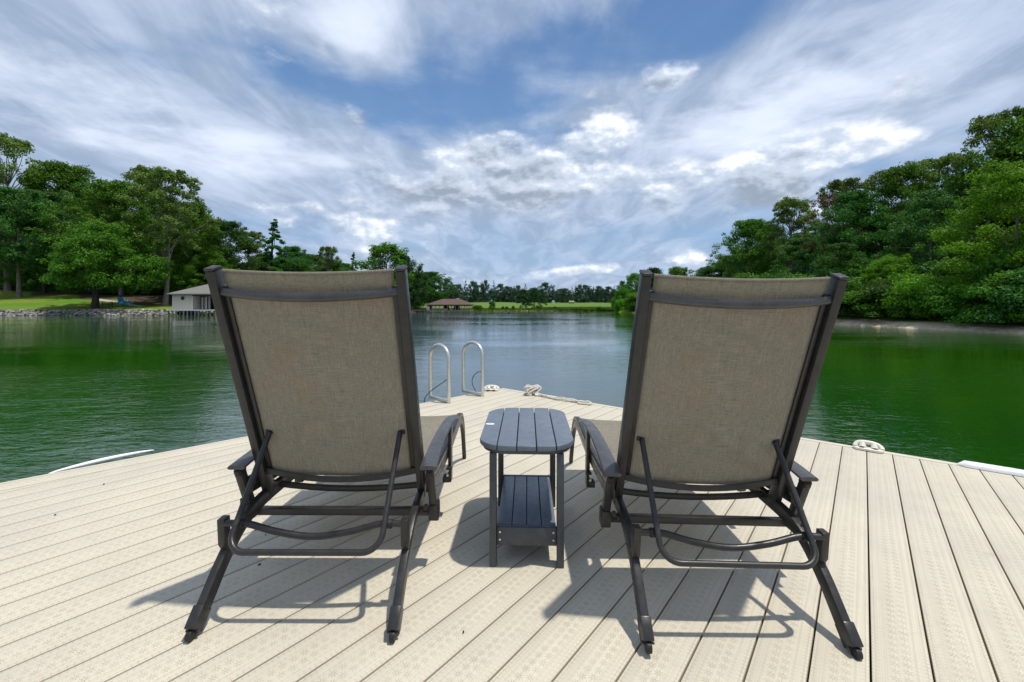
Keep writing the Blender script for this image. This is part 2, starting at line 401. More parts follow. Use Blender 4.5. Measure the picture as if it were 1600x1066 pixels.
def axis(lo, hi, st, ext):
    a = list(np.arange(lo, hi + st / 2, st)); d = st
    while a[-1] < ext: d *= 1.25; a.append(a[-1] + d)
    d = st
    while a[0] > -ext: d *= 1.25; a.insert(0, a[0] - d)
    return np.array(a)
gx = axis(-95, 60, .8, 2600); gy = axis(8, 120, .8, 2600)
GX, GY = np.meshgrid(gx, gy); GZ = height(GX, GY); GS = sdist(GX, GY)
nx, ny = len(gx), len(gy)
idx = np.arange(nx * ny).reshape(ny, nx)
quads = np.stack([idx[:-1, :-1], idx[:-1, 1:], idx[1:, 1:], idx[1:, :-1]], -1).reshape(-1, 4)
def np_mesh(name, V, Q):
    me = bpy.data.meshes.new(name); me.vertices.add(len(V)); me.vertices.foreach_set('co', V.astype(np.float32).ravel())
    k = Q.shape[1]
    me.loops.add(Q.size); me.loops.foreach_set('vertex_index', Q.astype(np.int32).ravel())
    me.polygons.add(len(Q)); me.polygons.foreach_set('loop_start', np.arange(0, Q.size, k, dtype=np.int32))
    me.update(calc_edges=True); me.validate(); return me
me = np_mesh('ground', np.stack([GX.ravel(), GY.ravel(), GZ.ravel()], -1), quads)
me.shade_smooth()
# weights: r = sand, g = forest floor, b = meadow (far field)
x_, y_, s_ = GX.ravel(), GY.ravel(), GS.ravel()
sand = np.where((x_ > 10) & (y_ < 84), sm((2.0 - s_) / 1.0) * sm((60 - y_) / 15), np.where(y_ > 80, sm((.8 - s_) / .6), 0))
forest = np.where((x_ > 10) & (y_ < 100), sm((s_ - 1.6) / 1.2), 0) + np.where((x_ < -14) & (y_ < 86), sm((y_ - 62 - np.clip((-x_ - 55) * .35, 0, 12) - 1.5 * np.sin(x_ * .5)) / 3), 0)
meadow = sm((y_ - 84) / 3) * (x_ > -60) * (x_ < 60)
ca_ = me.color_attributes.new('zone', 'FLOAT_COLOR', 'POINT')
ca_.data.foreach_set('color', np.stack([np.clip(sand, 0, 1), np.clip(forest, 0, 1), meadow, np.ones_like(sand)], -1).astype(np.float32).ravel())
def ground_mat():
    m, t, b = mat('ground_grass_sand')
    co = t.node('ShaderNodeTexCoord').outputs['Object']
    at_ = t.node('ShaderNodeAttribute', attribute_name='zone'); r, g, bl = t.sep(at_.outputs['Color'])
    n1 = t.noise(co, .22, 4, .6); n2 = t.noise(co, 2.5, 5, .65); n3 = t.noise(co, 14, 3, .6)
    grass = t.mix(t.ramp(n1, .35, .65), c4(.095, .20, .018), c4(.19, .215, .036))
    grass = t.mix(t.m('MULTIPLY', t.ramp(n2, .35, .7), .6), grass, c4(.075, .18, .018))
    mead = t.mix(t.ramp(n2, .3, .7), c4(.085, .165, .030), c4(.13, .21, .045))
    grass = t.mix(bl, grass, mead)
    fl = t.mix(t.ramp(n3, .35, .65), c4(.045, .032, .018), c4(.11, .075, .045))
    sd = t.mix(t.ramp(n2, .3, .7), c4(.36, .29, .19), c4(.56, .49, .37))
    sd = t.mix(t.ramp(n3, .6, .72), sd, c4(.10, .08, .05))
    c0 = t.mix(t.ramp(t.m('ADD', g, t.m('MULTIPLY', t.m('SUBTRACT', n2, .5), .6)), .35, .65), grass, fl)
    c0 = t.mix(t.ramp(t.m('ADD', r, t.m('MULTIPLY', t.m('SUBTRACT', n2, .5), .5)), .4, .6), c0, sd)
    t.l.new(c0, b.inputs['Base Color']); b.inputs['Roughness'].default_value = .95; b.inputs['Specular IOR Level'].default_value = .1
    t.l.new(t.bump(t.m('ADD', n2, n3), .6, .05), b.inputs['Normal']); return m
me.materials.append(ground_mat())
g = bpy.data.objects.new('ground', me); COL.objects.link(g); tag(g, kind='structure', label='grassy banks and field around the lake')
# water
def water_mat():
    m, t, b = mat('lake_water')
    co = t.node('ShaderNodeNewGeometry').outputs['Position']
    nb = t.noise(co, .06, 3, .5)
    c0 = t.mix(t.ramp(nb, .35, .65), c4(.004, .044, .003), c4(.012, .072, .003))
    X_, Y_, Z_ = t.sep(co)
    refl_wedge = t.m('SUBTRACT', t.m('ABSOLUTE', t.m('ADD', t.m('ADD', X_, 1.2), t.m('MULTIPLY', t.m('SUBTRACT', nb, .5), 6))), t.m('MULTIPLY_ADD', Y_, .215, -.4))
    c0 = t.mix(t.ramp(refl_wedge, -.5, 3.5), c4(.066, .100, .114), c0)  # pale blue-grey centre wedge: sky reflection painted into the water colour
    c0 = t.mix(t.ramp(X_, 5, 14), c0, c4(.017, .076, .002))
    t.l.new(c0, b.inputs['Base Color']); b.inputs['Roughness'].default_value = .035; b.inputs['IOR'].default_value = 1.55
    b.inputs['Specular IOR Level'].default_value = .5
    a = t.noise(t.scale(co, (.7, 1.5, 1)), 1.5, 3, .55, .4)
    c_ = t.noise(t.scale(co, (.75, 1.8, 1)), 5.5, 3, .6, .6)
    d = t.noise(t.scale(co, (1.0, 1.6, 1)), 19, 2, .5, .3)
    amp = t.ramp(t.noise(t.scale(co, (1, 2.2, 1)), .06, 4, .6), .38, .62, .22, 1.35)
    h = t.m('ADD', t.m('MULTIPLY', a, .022), t.m('ADD', t.m('MULTIPLY', c_, .0105), t.m('MULTIPLY', d, .0022)))
    amp = t.m('ADD', t.m('MULTIPLY', amp, .50), t.m('MULTIPLY', t.ramp(Y_, 13, 5, 0, .55), t.ramp(X_, 1, -2.5)))
    h = t.m('MULTIPLY', h, amp)
    t.l.new(t.bump(h, 1.0, 1.0), b.inputs['Normal']); return m
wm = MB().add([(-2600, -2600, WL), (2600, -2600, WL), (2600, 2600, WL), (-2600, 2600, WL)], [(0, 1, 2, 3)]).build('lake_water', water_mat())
tag(wm, kind='structure', label='rippled green lake water')

# ---------------------------------------------------------------- the dock deck
U = Vector((550, 670)).normalized(); Nn = Vector((U.y, -U.x)); BANG = math.atan2(U.y, U.x)
corner = gnd(785, 606.5); leftp = gnd(0, 755)
Ed = Vector((leftp.x - corner.x, leftp.y - corner.y)).normalized()      # along the left edge, away from the corner
El = Vector((-Ed.y, Ed.x))                                              # inward normal
if El.dot(Vector((1, -1))) < 0: El = -El
cor = Vector((corner.x, corner.y))
def clip(poly, p, n):
    o = []
    for i in range(len(poly)):
        a, b = poly[i], poly[(i + 1) % len(poly)]; da, db = (a - p).dot(n), (b - p).dot(n)
        if da >= 0: o.append(a)
        if (da >= 0) != (db >= 0): o.append(a + (b - a) * (da / (da - db)))
    return o
def board(parent, poly, org, ang, bev=.0025):
    """poly in world xy -> a chamfered board object with its own axis along the plank"""
    ca, sa = math.cos(-ang), math.sin(-ang)
    lp = [((p.x - org.x) * ca - (p.y - org.y) * sa, (p.x - org.x) * sa + (p.y - org.y) * ca) for p in poly]
    o = MB().prism(lp, -.026, 0).build('deck_board', M_DECK, parent, bevel=bev, seg=2)
    o.location = (org.x, org.y, 0); o.rotation_euler = (0, 0, ang); return o
deck_poly = [cor, cor + Ed * 13, Vector((-9, -4)), Vector((9.5, -4)), cor + Nn * 14]
fr = MB()
inner = [p for p in deck_poly]
fr.prism([(p.x, p.y) for p in clip(clip(inner, cor + El * .03, El), cor - U * .03, -U)], -.22, -.075)
dock = fr.build('dock', M_DARKWOOD); tag(dock, kind='structure', label='cream composite plank swimming dock')
P = .1435; Wd = .1386
n0 = 2.606 * Nn.x + 3.15 * Nn.y          # one joint passes here
k0 = math.floor((-4.6 - n0) / P)
BW = .15; TRL = .022; TRR = .055
for k in range(k0, k0 + 78):
    a = n0 + k * P + (P - Wd) / 2; b = a + Wd; mid = (a + b) / 2
    org = Nn * mid
    poly = [Nn * a - U * 12, Nn * b - U * 12, Nn * b + U * 12, Nn * a + U * 12]
    poly = clip(poly, cor + El * (TRL + BW + .004), El); poly = clip(poly, cor - U * (TRR + .004), -U)
    poly = clip(poly, Vector((0, -3.2)), Vector((0, 1)))
    if len(poly) < 3: continue
    ar = abs(sum(poly[i].x * poly[(i + 1) % len(poly)].y - poly[(i + 1) % len(poly)].x * poly[i].y for i in range(len(poly)))) / 2
    if ar < .004: continue
    board(dock, poly, org, BANG)
# border plank and edge trims
lft = [cor + Ed * .0 + El * TRL, cor + Ed * 12 + El * TRL, cor + Ed * 12 + El * (TRL + BW), cor + El * (TRL + BW) - Ed * .4]
lft = clip(lft, cor - U * (TRR + .004), -U)
board(dock, lft, cor + El * (TRL + BW / 2), math.atan2(-Ed.y, -Ed.x))
def strip(name, a, b, h0, h1, wdir, wd, m):
    return MB().prism([(a.x, a.y), (b.x, b.y), (b.x + wdir.x * wd, b.y + wdir.y * wd), (a.x + wdir.x * wd, a.y + wdir.y * wd)], h0, h1).build(name, m, dock, bevel=.004)
strip('edge_trim', cor + Ed * .0, cor + Ed * 12, -.24, .002, El, TRL - .002, M_TRIM)
strip('edge_trim', cor + Nn * .0, cor + Nn * 13, -.24, .002, -U, TRR, M_TRIM)

# ---------------------------------------------------------------- lounge chairs
def make_chair():
    t = empty('lounge_chair')
    def part(mb, name, m=M_METAL, p=t, bevel=.003, smooth=False): return mb.build(name, m, p, smooth=smooth, bevel=bevel)
    by = lambda z: .12 + .373 * (1.23 - z)
    nb = Vector((0, .373, 0)) 
    tn = Vector((0, -.373, 1)).normalized()       # up along the back
    fn = Vector((0, 1, .373)).normalized()        # front normal of the back
    for s in (-1, 1):
        # rear leg, bent bar
        path = spl2([(.66, .296), (.435, .288), (.337, .272), (.262, .243), (.202, .200), (.150, .155), (.105, .108), (.066, .066), (.045, .046)], 4)
        th = [.05] * len(path)
        leg = part(MB().sweep(path, s * .335, .028, th), 'rear_leg')
        part(MB().sweep([(.068, .075), (.022, .026)], s * .335, .036, .056), 'foot_cap', M_METAL, leg, .004)
        part(MB().cyl((s * .335 - .009, .012, .0185), (s * .335 + .009, .012, .0185), .0185, 20), 'caster_wheel', M_BLACK, leg, .003)
        part(MB().cyl((s * .335 - .021, .02, .026), (s * .335 + .021, .02, .026), .005, 10), 'axle_bolt', M_METAL, leg, 0, True)
        part(MB().sweep([(.205, .195), (.178, .235), (.172, .328)], s * .335, .027, [.034, .036, .036]), 'leg_bracket')
        # back post with its sling channel
        part(MB().sweep([(by(.285), .285), (by(.32), .32), (by(1.235), 1.235)], s * .335, .032, .046), 'back_post')
        part(MB().sweep([(by(.40) + .004, .40), (by(1.18) + .004, 1.18)], s * .3065, .019, .020), 'sling_channel')
        part(MB().sweep([(by(1.2365), 1.2365), (by(1.246), 1.246)], s * .335, .036, .050), 'post_cap')
        # side rail with front leg
        rp = spl2([(.40, .355), (.65, .342), (.95, .340), (1.18, .356), (1.34, .366), (1.47, .345), (1.56, .275), (1.62, .17), (1.665, .06), (1.688, .0)], 5)
        n = len(rp); th = []
        for (yy, zz) in rp: th.append(.068 if zz > .33 or yy < 1.3 else max(.028, .068 - (.33 - zz) * .30))
        rail = part(MB().sweep(rp, s * .377, .026, th), 'side_rail')
        gp = [(y_, z_ + .010) for (y_, z_) in rp if z_ > .18]
        part(MB().sweep(gp, s * .3905, .0022, .004), 'rail_groove', M_BLACK, rail, 0)
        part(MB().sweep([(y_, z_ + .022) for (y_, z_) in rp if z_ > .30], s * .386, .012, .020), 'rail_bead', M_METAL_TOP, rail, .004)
        # armrest: arched, broader at the rear
        ap = spl2([(.325, .452), (.45, .470), (.66, .487), (.88, .486), (1.03, .470), (1.125, .448)], 4)
        N = len(ap); v = []; sec = [(-1, -.35), (-.9, .45), (-.5, .9), (0, 1), (.5, .9), (.9, .45), (1, -.35), (.8, -1), (-.8, -1)]
        for i, (yy, zz) in enumerate(ap):
            q = i / (N - 1); hw = .036 - .013 * q; cx = s * (.389 - .004 * math.sin(q * PI))
            for a_, c_ in sec: v.append((cx + a_ * hw, yy, zz + c_ * .0085))
        k = len(sec); f = [tuple(range(k)), tuple(reversed(range((N - 1) * k, N * k)))]
        for i in range(N - 1):
            for j in range(k): f.append((i * k + j, i * k + (j + 1) % k, (i + 1) * k + (j + 1) % k, (i + 1) * k + j))
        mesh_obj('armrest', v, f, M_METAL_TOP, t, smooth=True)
        # rear arm post with ratchet bracket
        rpst = part(MB().sweep([(.350, .442), (.425, .262)], s * .392, .030, .034), 'arm_post')
        part(MB().sweep([(.352, .440), (.362, .416)], s * .392, .024, .044), 'post_collar', M_BLACK, rpst, .002)
        br = MB().box(s * .395, .43, .232, .040, .055, .066); br.box(s * .418, .405, .268, .006, .012, .05)
        part(br, 'arm_bracket', M_METAL, rpst)
        part(MB().cyl((s * .365, .40, .262), (s * .365, .392, .262), .011, 10).cyl((s * .372, .396, .24), (s * .352, .396, .24), .006, 8), 'bracket_bolt', M_METAL, rpst, 0, True)
        # front arm post
        fp = MB().sweep([(.855, .478), (.850, .185)], s * .400, .017, .052)
        fpo = part(fp, 'arm_post'); part(MB().box(s * .381, .846, .200, .034, .05, .030), 'post_foot', M_METAL, fpo)
        part(MB().box(s * .404, .800, .270, .030, .030, .012), 'bracket', M_METAL, fpo)
        bl = MB()
        for zz in (.252, .228): bl.cyl((s * .392, .822, zz), (s * .392, .808, zz), .0065, 10)
        part(bl, 'bracket_bolt', M_BOLT, fpo, 0, True)
    # back crossbars (bowed)
    def bar(name, hw, z0, dz, dy, w_, h_, yoff=0.0, m=M_METAL, z_on_back=True, y0=0):
        v = []; NN = 15
        for i in range(NN):
            q = -1 + 2 * i / (NN - 1); bow = 1 - q * q
            zz = z0 - dz * bow; yy = (by(z0) if z_on_back else y0) + yoff - dy * bow
            for a_, c_ in ((-1, -1), (1, -1), (1, 1), (-1, 1)): v.append((q * hw, yy + a_ * w_ / 2, zz + c_ * h_ / 2 - (a_ * w_ * .18 if z_on_back else 0)))
        f = [(0, 1, 2, 3), tuple((NN - 1) * 4 + j for j in (3, 2, 1, 0))]
        for i in range(NN - 1):
            for j in range(4): f.append((i * 4 + j, i * 4 + (j + 1) % 4, i * 4 + 4 + (j + 1) % 4, i * 4 + 4 + j))
        return mesh_obj(name, v, f, m, t, bevel=.003)
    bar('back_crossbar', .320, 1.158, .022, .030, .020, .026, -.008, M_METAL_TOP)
    bar('back_crossbar', .320, .405, .030, .022, .020, .026, -.006)
    bar('seat_crossbar', .362, .305, .026, .0, .024, .022, 0, M_METAL, False, .535)
    bar('seat_crossbar', .362, .300, .026, .0, .024, .022, 0, M_METAL, False, 1.10)
    MB().box(0, .445, .222, .80, .030, .030).build('lower_crossbar', M_METAL, t, bevel=.003)
    # back sling
    NX, NZ = 25, 61; v = []
    for j in range(NZ):
        z = .385 + (1.233 - .385) * j / (NZ - 1)
        for i in range(NX):
            q = -1 + 2 * i / (NX - 1); sag = (1 - q * q)
            ztop = z - (.013 * sag if j > NZ - 6 else 0) * ((j - (NZ - 6)) / 5 if j > NZ - 6 else 0)
            yy = by(z) + .004 - .020 * sag - .004 * sag * math.sin(j * .21) - .0018 * math.sin(j * .9 + i * .5) * (1 - abs(q)) 
            v.append((q * .304, yy, ztop))
    f = [(j * NX + i, j * NX + i + 1, (j + 1) * NX + i + 1, (j + 1) * NX + i) for j in range(NZ - 1) for i in range(NX - 1)]
    sl = mesh_obj('back_sling', v, f, M_SLING, t, smooth=True)
    md = sl.modifiers.new('thickness', 'SOLIDIFY'); md.thickness = .0035; md.offset = 0
    hem = []
    for i in range(NX): hem.append(v[(NZ - 1) * NX + i])
    MB().tube([(a_, b_, c_ + .002) for a_, b_, c_ in hem], .0052, 8).build('sling_hem', M_SLING, sl, smooth=True)
    # seat sling
    rp = spl2([(.515, .371), (.65, .368), (.95, .366), (1.18, .380), (1.34, .392), (1.47, .373), (1.545, .32)], 5)
    v = []
    for (yy, zz) in rp:
        for i in range(15):
            q = -1 + 2 * i / 14; v.append((q * .366, yy, zz - .014 * (1 - q ** 4)))
    f = [(j * 15 + i, j * 15 + i + 1, j * 15 + 16 + i, j * 15 + 15 + i) for j in range(len(rp) - 1) for i in range(14)]
    ss = mesh_obj('seat_sling', v, f, M_SLING, t, smooth=True); md = ss.modifiers.new('thickness', 'SOLIDIFY'); md.thickness = .0035
    # leg tube, wavy
    lt = spline([(-.335, .165, .310), (-.29, .165, .310), (-.235, .165, .307), (-.13, .160, .282), (0, .158, .266), (.13, .160, .282), (.235, .165, .307), (.29, .165, .310), (.335, .165, .310)], 6)
    lto = MB().tube(lt, .0120, 12).build('leg_tube', M_METAL, t, smooth=True)
    for s in (-1, 1): MB().cyl((s * .252, .165, .309), (s * .290, .165, .310), .0165, 14).build('tube_sleeve', M_BLACK, lto, bevel=.002)
    # prop tube
    hw = .268; a = Vector((hw, .352, .585)); b = Vector((hw, .085, .250)); dr = (b - a).normalized(); rc = .062
    pts = [a, a.lerp(b, .4)]
    c0 = b - dr * rc
    for i in range(9):
        q = i / 8 * PI / 2; pts.append(c0 + dr * rc * math.sin(q) + Vector((-rc * (1 - math.cos(q)), 0, 0)))
    full = pts + [Vector((-p.x, p.y, p.z)) for p in reversed(pts)]
    pr = MB().tube(full, .0108, 12).build('prop_tube', M_METAL, t, smooth=True)
    for s in (-1, 1):
        MB().box(s * .272, .362, .590, .030, .016, .022).build('prop_bracket', M_BLACK, pr, bevel=.003)
        nd = Vector((0, -dr.z, dr.y)); nd = nd if nd.y > 0 else -nd
        for k in range(4):
            c_ = a.lerp(b, .42 + .085 * k) + nd * .016
            v2 = []
            for (p_, q_) in ((-.011, -.012), (.011, -.012), (.013, .010), (.006, .014), (.001, .000), (-.009, .004)):
                e = c_ + dr * p_ + nd * q_; v2.append(e)
            vv = [(s * (hw - .003), e.y, e.z) for e in v2] + [(s * (hw + .003), e.y, e.z) for e in v2]
            ff = [tuple(range(6)), tuple(range(11, 5, -1))] + [(i, (i + 1) % 6, 6 + (i + 1) % 6, 6 + i) for i in range(6)]
            mesh_obj('ratchet_tooth', vv, ff, M_METAL, pr, bevel=.001)
    return t
chair = make_chair()
chair.scale = (.985, .985, .985); chair.location = (-.718, 1.385, 0); chair.rotation_euler = (0, 0, R(-.3))
tag(chair, 'sling lounge chair on the left of the slate side table, seen from behind', 'lounge chair', 'lounge chairs facing the lake')
c2 = copy_tree(chair); c2.scale = (.962, .962, .962); c2.location = (.748, 1.325, .002); c2.rotation_euler = (0, R(1.1), R(-.7))
tag(c2, 'sling lounge chair on the right of the slate side table, nearer the green water', 'lounge chair', 'lounge chairs facing the lake')

# ---------------------------------------------------------------- side table
def rrect(hw, hl, r, n=10):
    o = []
    for cx, cy, a0 in ((hw - r, hl - r, 0), (-hw + r, hl - r, 90), (-hw + r, -hl + r, 180), (hw - r, -hl + r, 270)):
        for i in range(n + 1):
            a = R(a0 + 90 * i / n); o.append(Vector((cx + r * math.cos(a), cy + r * math.sin(a))))
    return o
tb = empty('side_table', (.071, 2.075, 0), R(-2.0)); tag(tb, 'slate grey slatted side table with rounded top and lower shelf between the chairs', 'side table')
HW, HL = .205, .322; outl = rrect(HW, HL, .125)
cuts = [-HW, -.1225, -.041, .041, .1225, HW]
for i in range(5):
    a, b = cuts[i] + .0022, cuts[i + 1] - .0022
    pl = clip(clip([p.copy() for p in outl], Vector((a, 0)), Vector((1, 0))), Vector((b, 0)), Vector((-1, 0)))
    MB().prism([(p.x, p.y) for p in pl], .494, .516).build('top_slat', M_SLATE, tb, bevel=.0035, seg=3)
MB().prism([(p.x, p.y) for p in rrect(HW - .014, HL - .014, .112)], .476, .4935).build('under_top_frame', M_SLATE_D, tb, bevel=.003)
for sx in (-1, 1):
    for sy in (-1, 1):
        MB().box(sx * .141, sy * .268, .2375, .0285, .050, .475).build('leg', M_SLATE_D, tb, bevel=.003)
for i in range(4):
    a = -.1255 + i * .0628; MB().box(a + .0314, .0, .152, .0592, .505, .018).build('shelf_slat', M_SLATE, tb, bevel=.003)
MB().box(0, 0, .135, .20, .48, .012).build('added_gap_panel', M_SLATE_D, tb)  # added dark panel, stops the sunlit deck showing through the slat gaps
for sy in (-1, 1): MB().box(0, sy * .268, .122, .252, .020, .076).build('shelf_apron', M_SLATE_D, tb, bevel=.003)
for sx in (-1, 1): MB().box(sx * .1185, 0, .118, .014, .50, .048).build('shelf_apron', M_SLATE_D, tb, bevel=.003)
for sx in (-1, 1):
    for zz in (.108, .140): MB().cyl((sx * .112, -.2788, zz), (sx * .112, -.2800, zz), .0042, 8).build('screw_head', M_BOLT, tb)
em = MB().prism([(-.176 + .021 * math.cos(i / 20 * 2 * PI), -.012 + .0135 * math.sin(i / 20 * 2 * PI)) for i in range(20)], .5165, .5182).build('maker_badge', M_WHITE, tb)
MB().prism([(-.186, -.013), (-.176, -.008), (-.166, -.013), (-.168, -.016), (-.176, -.012), (-.184, -.016)], .5184, .5190).build('badge_mark', M_GREYINK, em)

# ---------------------------------------------------------------- ladder hoops
def hoop(a, b, top, label):
    a = Vector(a); b = Vector(b); d = (b - a); wv = d.length; d.normalize(); rr = wv / 2; r = .0205
    t = empty('ladder_grab_rail', (a.x, a.y, 0), math.atan2(d.y, d.x))
    pts = [(0, 0, .003), (0, 0, .3), (0, 0, top - rr * 1.0)]
    for i in range(1, 16):
        q = PI * i / 16; pts.append((rr - rr * math.cos(q), 0, top - rr + (rr - r) * math.sin(q)))
    pts += [(wv, 0, top - rr), (wv, 0, .3), (wv, 0, .003)]
    MB().tube(pts, r, 16).build('hoop_tube', M_STEEL, t, smooth=True)
    MB().box(wv / 2, 0, .020, wv, .030, .030).build('base_bar', M_STEEL, t, bevel=.003)
    for q in (.3, .75): MB().cyl((wv * q, 0, .036), (wv * q, 0, .044), .012, 6).build('base_bolt', M_BOLT, t)
    return tag(t, label, 'grab rail', 'ladder grab rails at the dock edge')
hoop((-.695, 4.72), (-.944, 4.963), .650, 'arched aluminium ladder grab rail nearer the left lounge chair')
hoop((-.348, 5.065), (-.601, 5.30), .648, 'arched aluminium ladder grab rail nearer the dock corner cleat')
cd_ = spline([(-.70, 4.74, .27), (-.78, 4.80, .21), (-.90, 4.86, .12), (-.99, 4.93, .03), (-1.02, 4.97, -.06), (-1.05, 5.0, -.3)], 6)
tag(MB().tube(cd_, .0045, 6).build('dark_cord', M_BLACK, smooth=True), 'thin dark cord sagging from the nearer ladder rail over the edge', 'cord', 'thin cords on the ladder rails')
cd_ = spline([(-.36, 5.09, .29), (-.42, 5.13, .27), (-.475, 5.17, .20), (-.48, 5.20, .12), (-.44, 5.17, .05), (-.40, 5.13, .012)], 6)
tag(MB().tube(cd_, .0045, 6).build('dark_cord', M_BLACK, smooth=True), 'thin dark cord looping inside the ladder rail beside the corner cleat', 'cord', 'thin cords on the ladder rails')

# ---------------------------------------------------------------- cleats, bumpers, rope, litter
def cleat(p, ang, label, L=.19, slots=True, mt=M_CREAM, clipb=False):
    t = empty('dock_cleat', p, ang); hl = L / 2
    b = MB().prism([(q.x, q.y) for q in rrect(hl, .034, .030)], .003, .020).build('base', mt, t, bevel=.004)
    if slots:
        for s in (-1, 1): MB().prism([(s * hl * .48 + q.x, -.012 + q.y) for q in rrect(.015, .006, .005, 4)], .0195, .0215).build('bolt_slot', M_BLACK, b)
    ar = [(-hl * .90, .012, .018), (-hl * .86, .024, .030), (-hl * .66, .034, .044), (-hl * .25, .038, .050), (hl * .25, .038, .049), (hl * .62, .034, .042), (hl * .86, .024, .028), (hl * .92, .012, .018)]
    MB().tube(spline(ar, 5), .016, 12).build('handle', mt, t, smooth=True)
    for s in (-1, 1): MB().tube([(s * hl * .40, .014, .016), (s * hl * .40, .034, .046)], [.024, .018], 12).build('handle_post', mt, t, smooth=True)
    if clipb:
        pts = [(.052 * math.cos(i / 20 * 2 * PI), -.055 + .026 * math.sin(i / 20 * 2 * PI), .014) for i in range(20)]
        MB().tube(pts, .0045, 8, closed=True).build('spring_clip', M_BLACK, t, smooth=True)
        MB().box(-.030, -.074, .016, .014, .012, .02).build('clip_tongue', M_BLACK, t, bevel=.002)
    return tag(t, label, 'cleat', 'dock cleats on the deck edge')
ae = math.atan2(Nn.y, Nn.x)
pc = gnd(1357, 704); pc = pc - Vector((U.x, U.y, 0)) * .008
cleat((pc.x, pc.y, 0), ae, 'white two-slot dock cleat on the right deck edge beside the green water', .172)
pc = gnd(768, 610.5); cleat((pc.x, pc.y, 0), ae * .2, 'cream dock cleat with a black spring clip at the dock corner', .19, False, M_CREAM, True)
# left bumper, a bowed white vinyl profile outside the edge
pa = gnd(76, 741.5); pb = gnd(241, 704.5); pts = []; rad = []
for i in range(19):
    q = i / 18; p = pa.lerp(pb, q) - Vector((El.x, El.y, 0)) * (.006 + .038 * math.sin(q * PI) ** .8); p.z = .004; pts.append(p); rad.append(.003 + .012 * math.sin(q * PI) ** .6)
tag(MB().tube(pts, rad, 12).build('dock_bumper', M_WHITE, smooth=True), 'slim bowed white dock bumper along the left deck edge', 'bumper')
# right bumper
pa = cor + Nn * ((Vector(gnd(1497, 731)[:2]) - cor).dot(Nn)); ps = empty('edge_bumper', (pa.x - U.x * .036, pa.y - U.y * .036, .004), ae)
tag(ps, 'long white vinyl edge bumper with faded grey print at the right picture edge', 'bumper')
v = []; NN = 24; LL = .95
for i in range(NN + 1):
    xx = LL * i / NN; k = math.sqrt(max(0.0, 1 - max(0, (.05 - xx) / .05) ** 2)) if xx < .05 else 1; k = max(k, .08)
    for j in range(9):
        q = PI * j / 8; v.append((xx, .040 * k * math.cos(q), .034 * k * math.sin(q) - .001))
f = [(i * 9 + j, i * 9 + j + 1, i * 9 + 10 + j, i * 9 + 9 + j) for i in range(NN) for j in range(8)]
f += [tuple(range(9)), tuple(range(NN * 9, NN * 9 + 9))]
bo = mesh_obj('vinyl_shell', v, f, M_WHITE, ps, smooth=True)
random.seed(3)
xx = .055
glyphs = [(.05, .35), (.012, .9), (.03, .5), (.02, .9), (.03, .6), (0, 0), (.05, .8), (0, 0), (.055, .95), (0, 0), (.045, .6), (.04, .8), (.03, .4), (0, 0), (.05, .7), (.03, .5), (.04, .8)]
def zz_(y): return .0340 * math.sqrt(max(0, 1 - (y / .0402) ** 2)) + .0006
for wd, hh in glyphs:
    if wd == 0: xx += .018; continue
    y0, y1 = .006, .006 + .022 * hh; sk = random.uniform(-.008, .008)
    MB().add([(xx, y0, zz_(y0)), (xx + wd, y0, zz_(y0)), (xx + wd * .8 + sk, y1, zz_(y1)), (xx + sk, y1, zz_(y1))], [(0, 1, 2, 3)]).build('print_mark', M_GREYINK, bo)
    xx += wd + .010
# rope: knotted heap and a doubled run along the edge
random.seed(11)
p0 = gnd(832, 617.5); e1 = gnd(915, 632)
def strand(pts, r=.0095): return MB().tube(pts, r, 8)
heap = []
for k in range(4):
    pts = []
    ph = random.uniform(0, 6); rx, ry, rz_ = random.uniform(.05, .09), random.uniform(.03, .06), random.uniform(.025, .05)
    for i in range(40):
        a = i / 40 * 2 * PI * 1.7
        pts.append((p0.x + rx * math.cos(a + ph) + .02 * math.sin(3 * a), p0.y + ry * math.sin(a * 1.3 + ph), .045 + rz_ * math.sin(2 * a + ph) + .012 * k))
    heap.append(pts)
rp = empty('mooring_rope', (0, 0, 0)); tag(rp, 'knotted white mooring rope lying along the far dock edge', 'rope')
kn = MB()
for h in heap: kn.tube(spline(h, 2), .0105, 8)
kn.build('rope_knot', M_ROPE, rp, smooth=True)
d = (e1 - p0); side = Vector((-d.y, d.x, 0)).normalized()
for k, off in enumerate((-.018, .004, .024)):
    pts = []
    for i in range(24):
        q = i / 23; p = p0.lerp(e1, q) + side * (off + .014 * math.sin(q * 9 + k * 2)); p.z = .012 + .006 * (k == 1) + .010 * abs(math.sin(q * 13 + k)) * (q > .55) + .02 * (1 - q) ** 6; pts.append(p)
    MB().tube(pts, .0105, 8).build('rope_run', M_ROPE, rp, smooth=True)
pts = [e1 + Vector((-.03, .0, .014)), e1 + Vector((.02, .012, .028)), e1 + Vector((.05, -.01, .022)), e1 + Vector((.045, -.035, .013)), e1 + Vector((0.0, -.03, .012)), e1 + Vector((-.08, .01, .012))]
MB().tube(spline(pts, 6), .011, 8).build('rope_loop', M_ROPE, rp, smooth=True)
for dx, dy in ((-.105, .02), (-.05, -.045), (.03, -.06)):
    MB().tube([(p0.x + dx, p0.y + dy, .014), (p0.x + dx + .035, p0.y + dy - .01, .014)], .014, 10).build('rope_end', M_CREAM, rp, smooth=True)
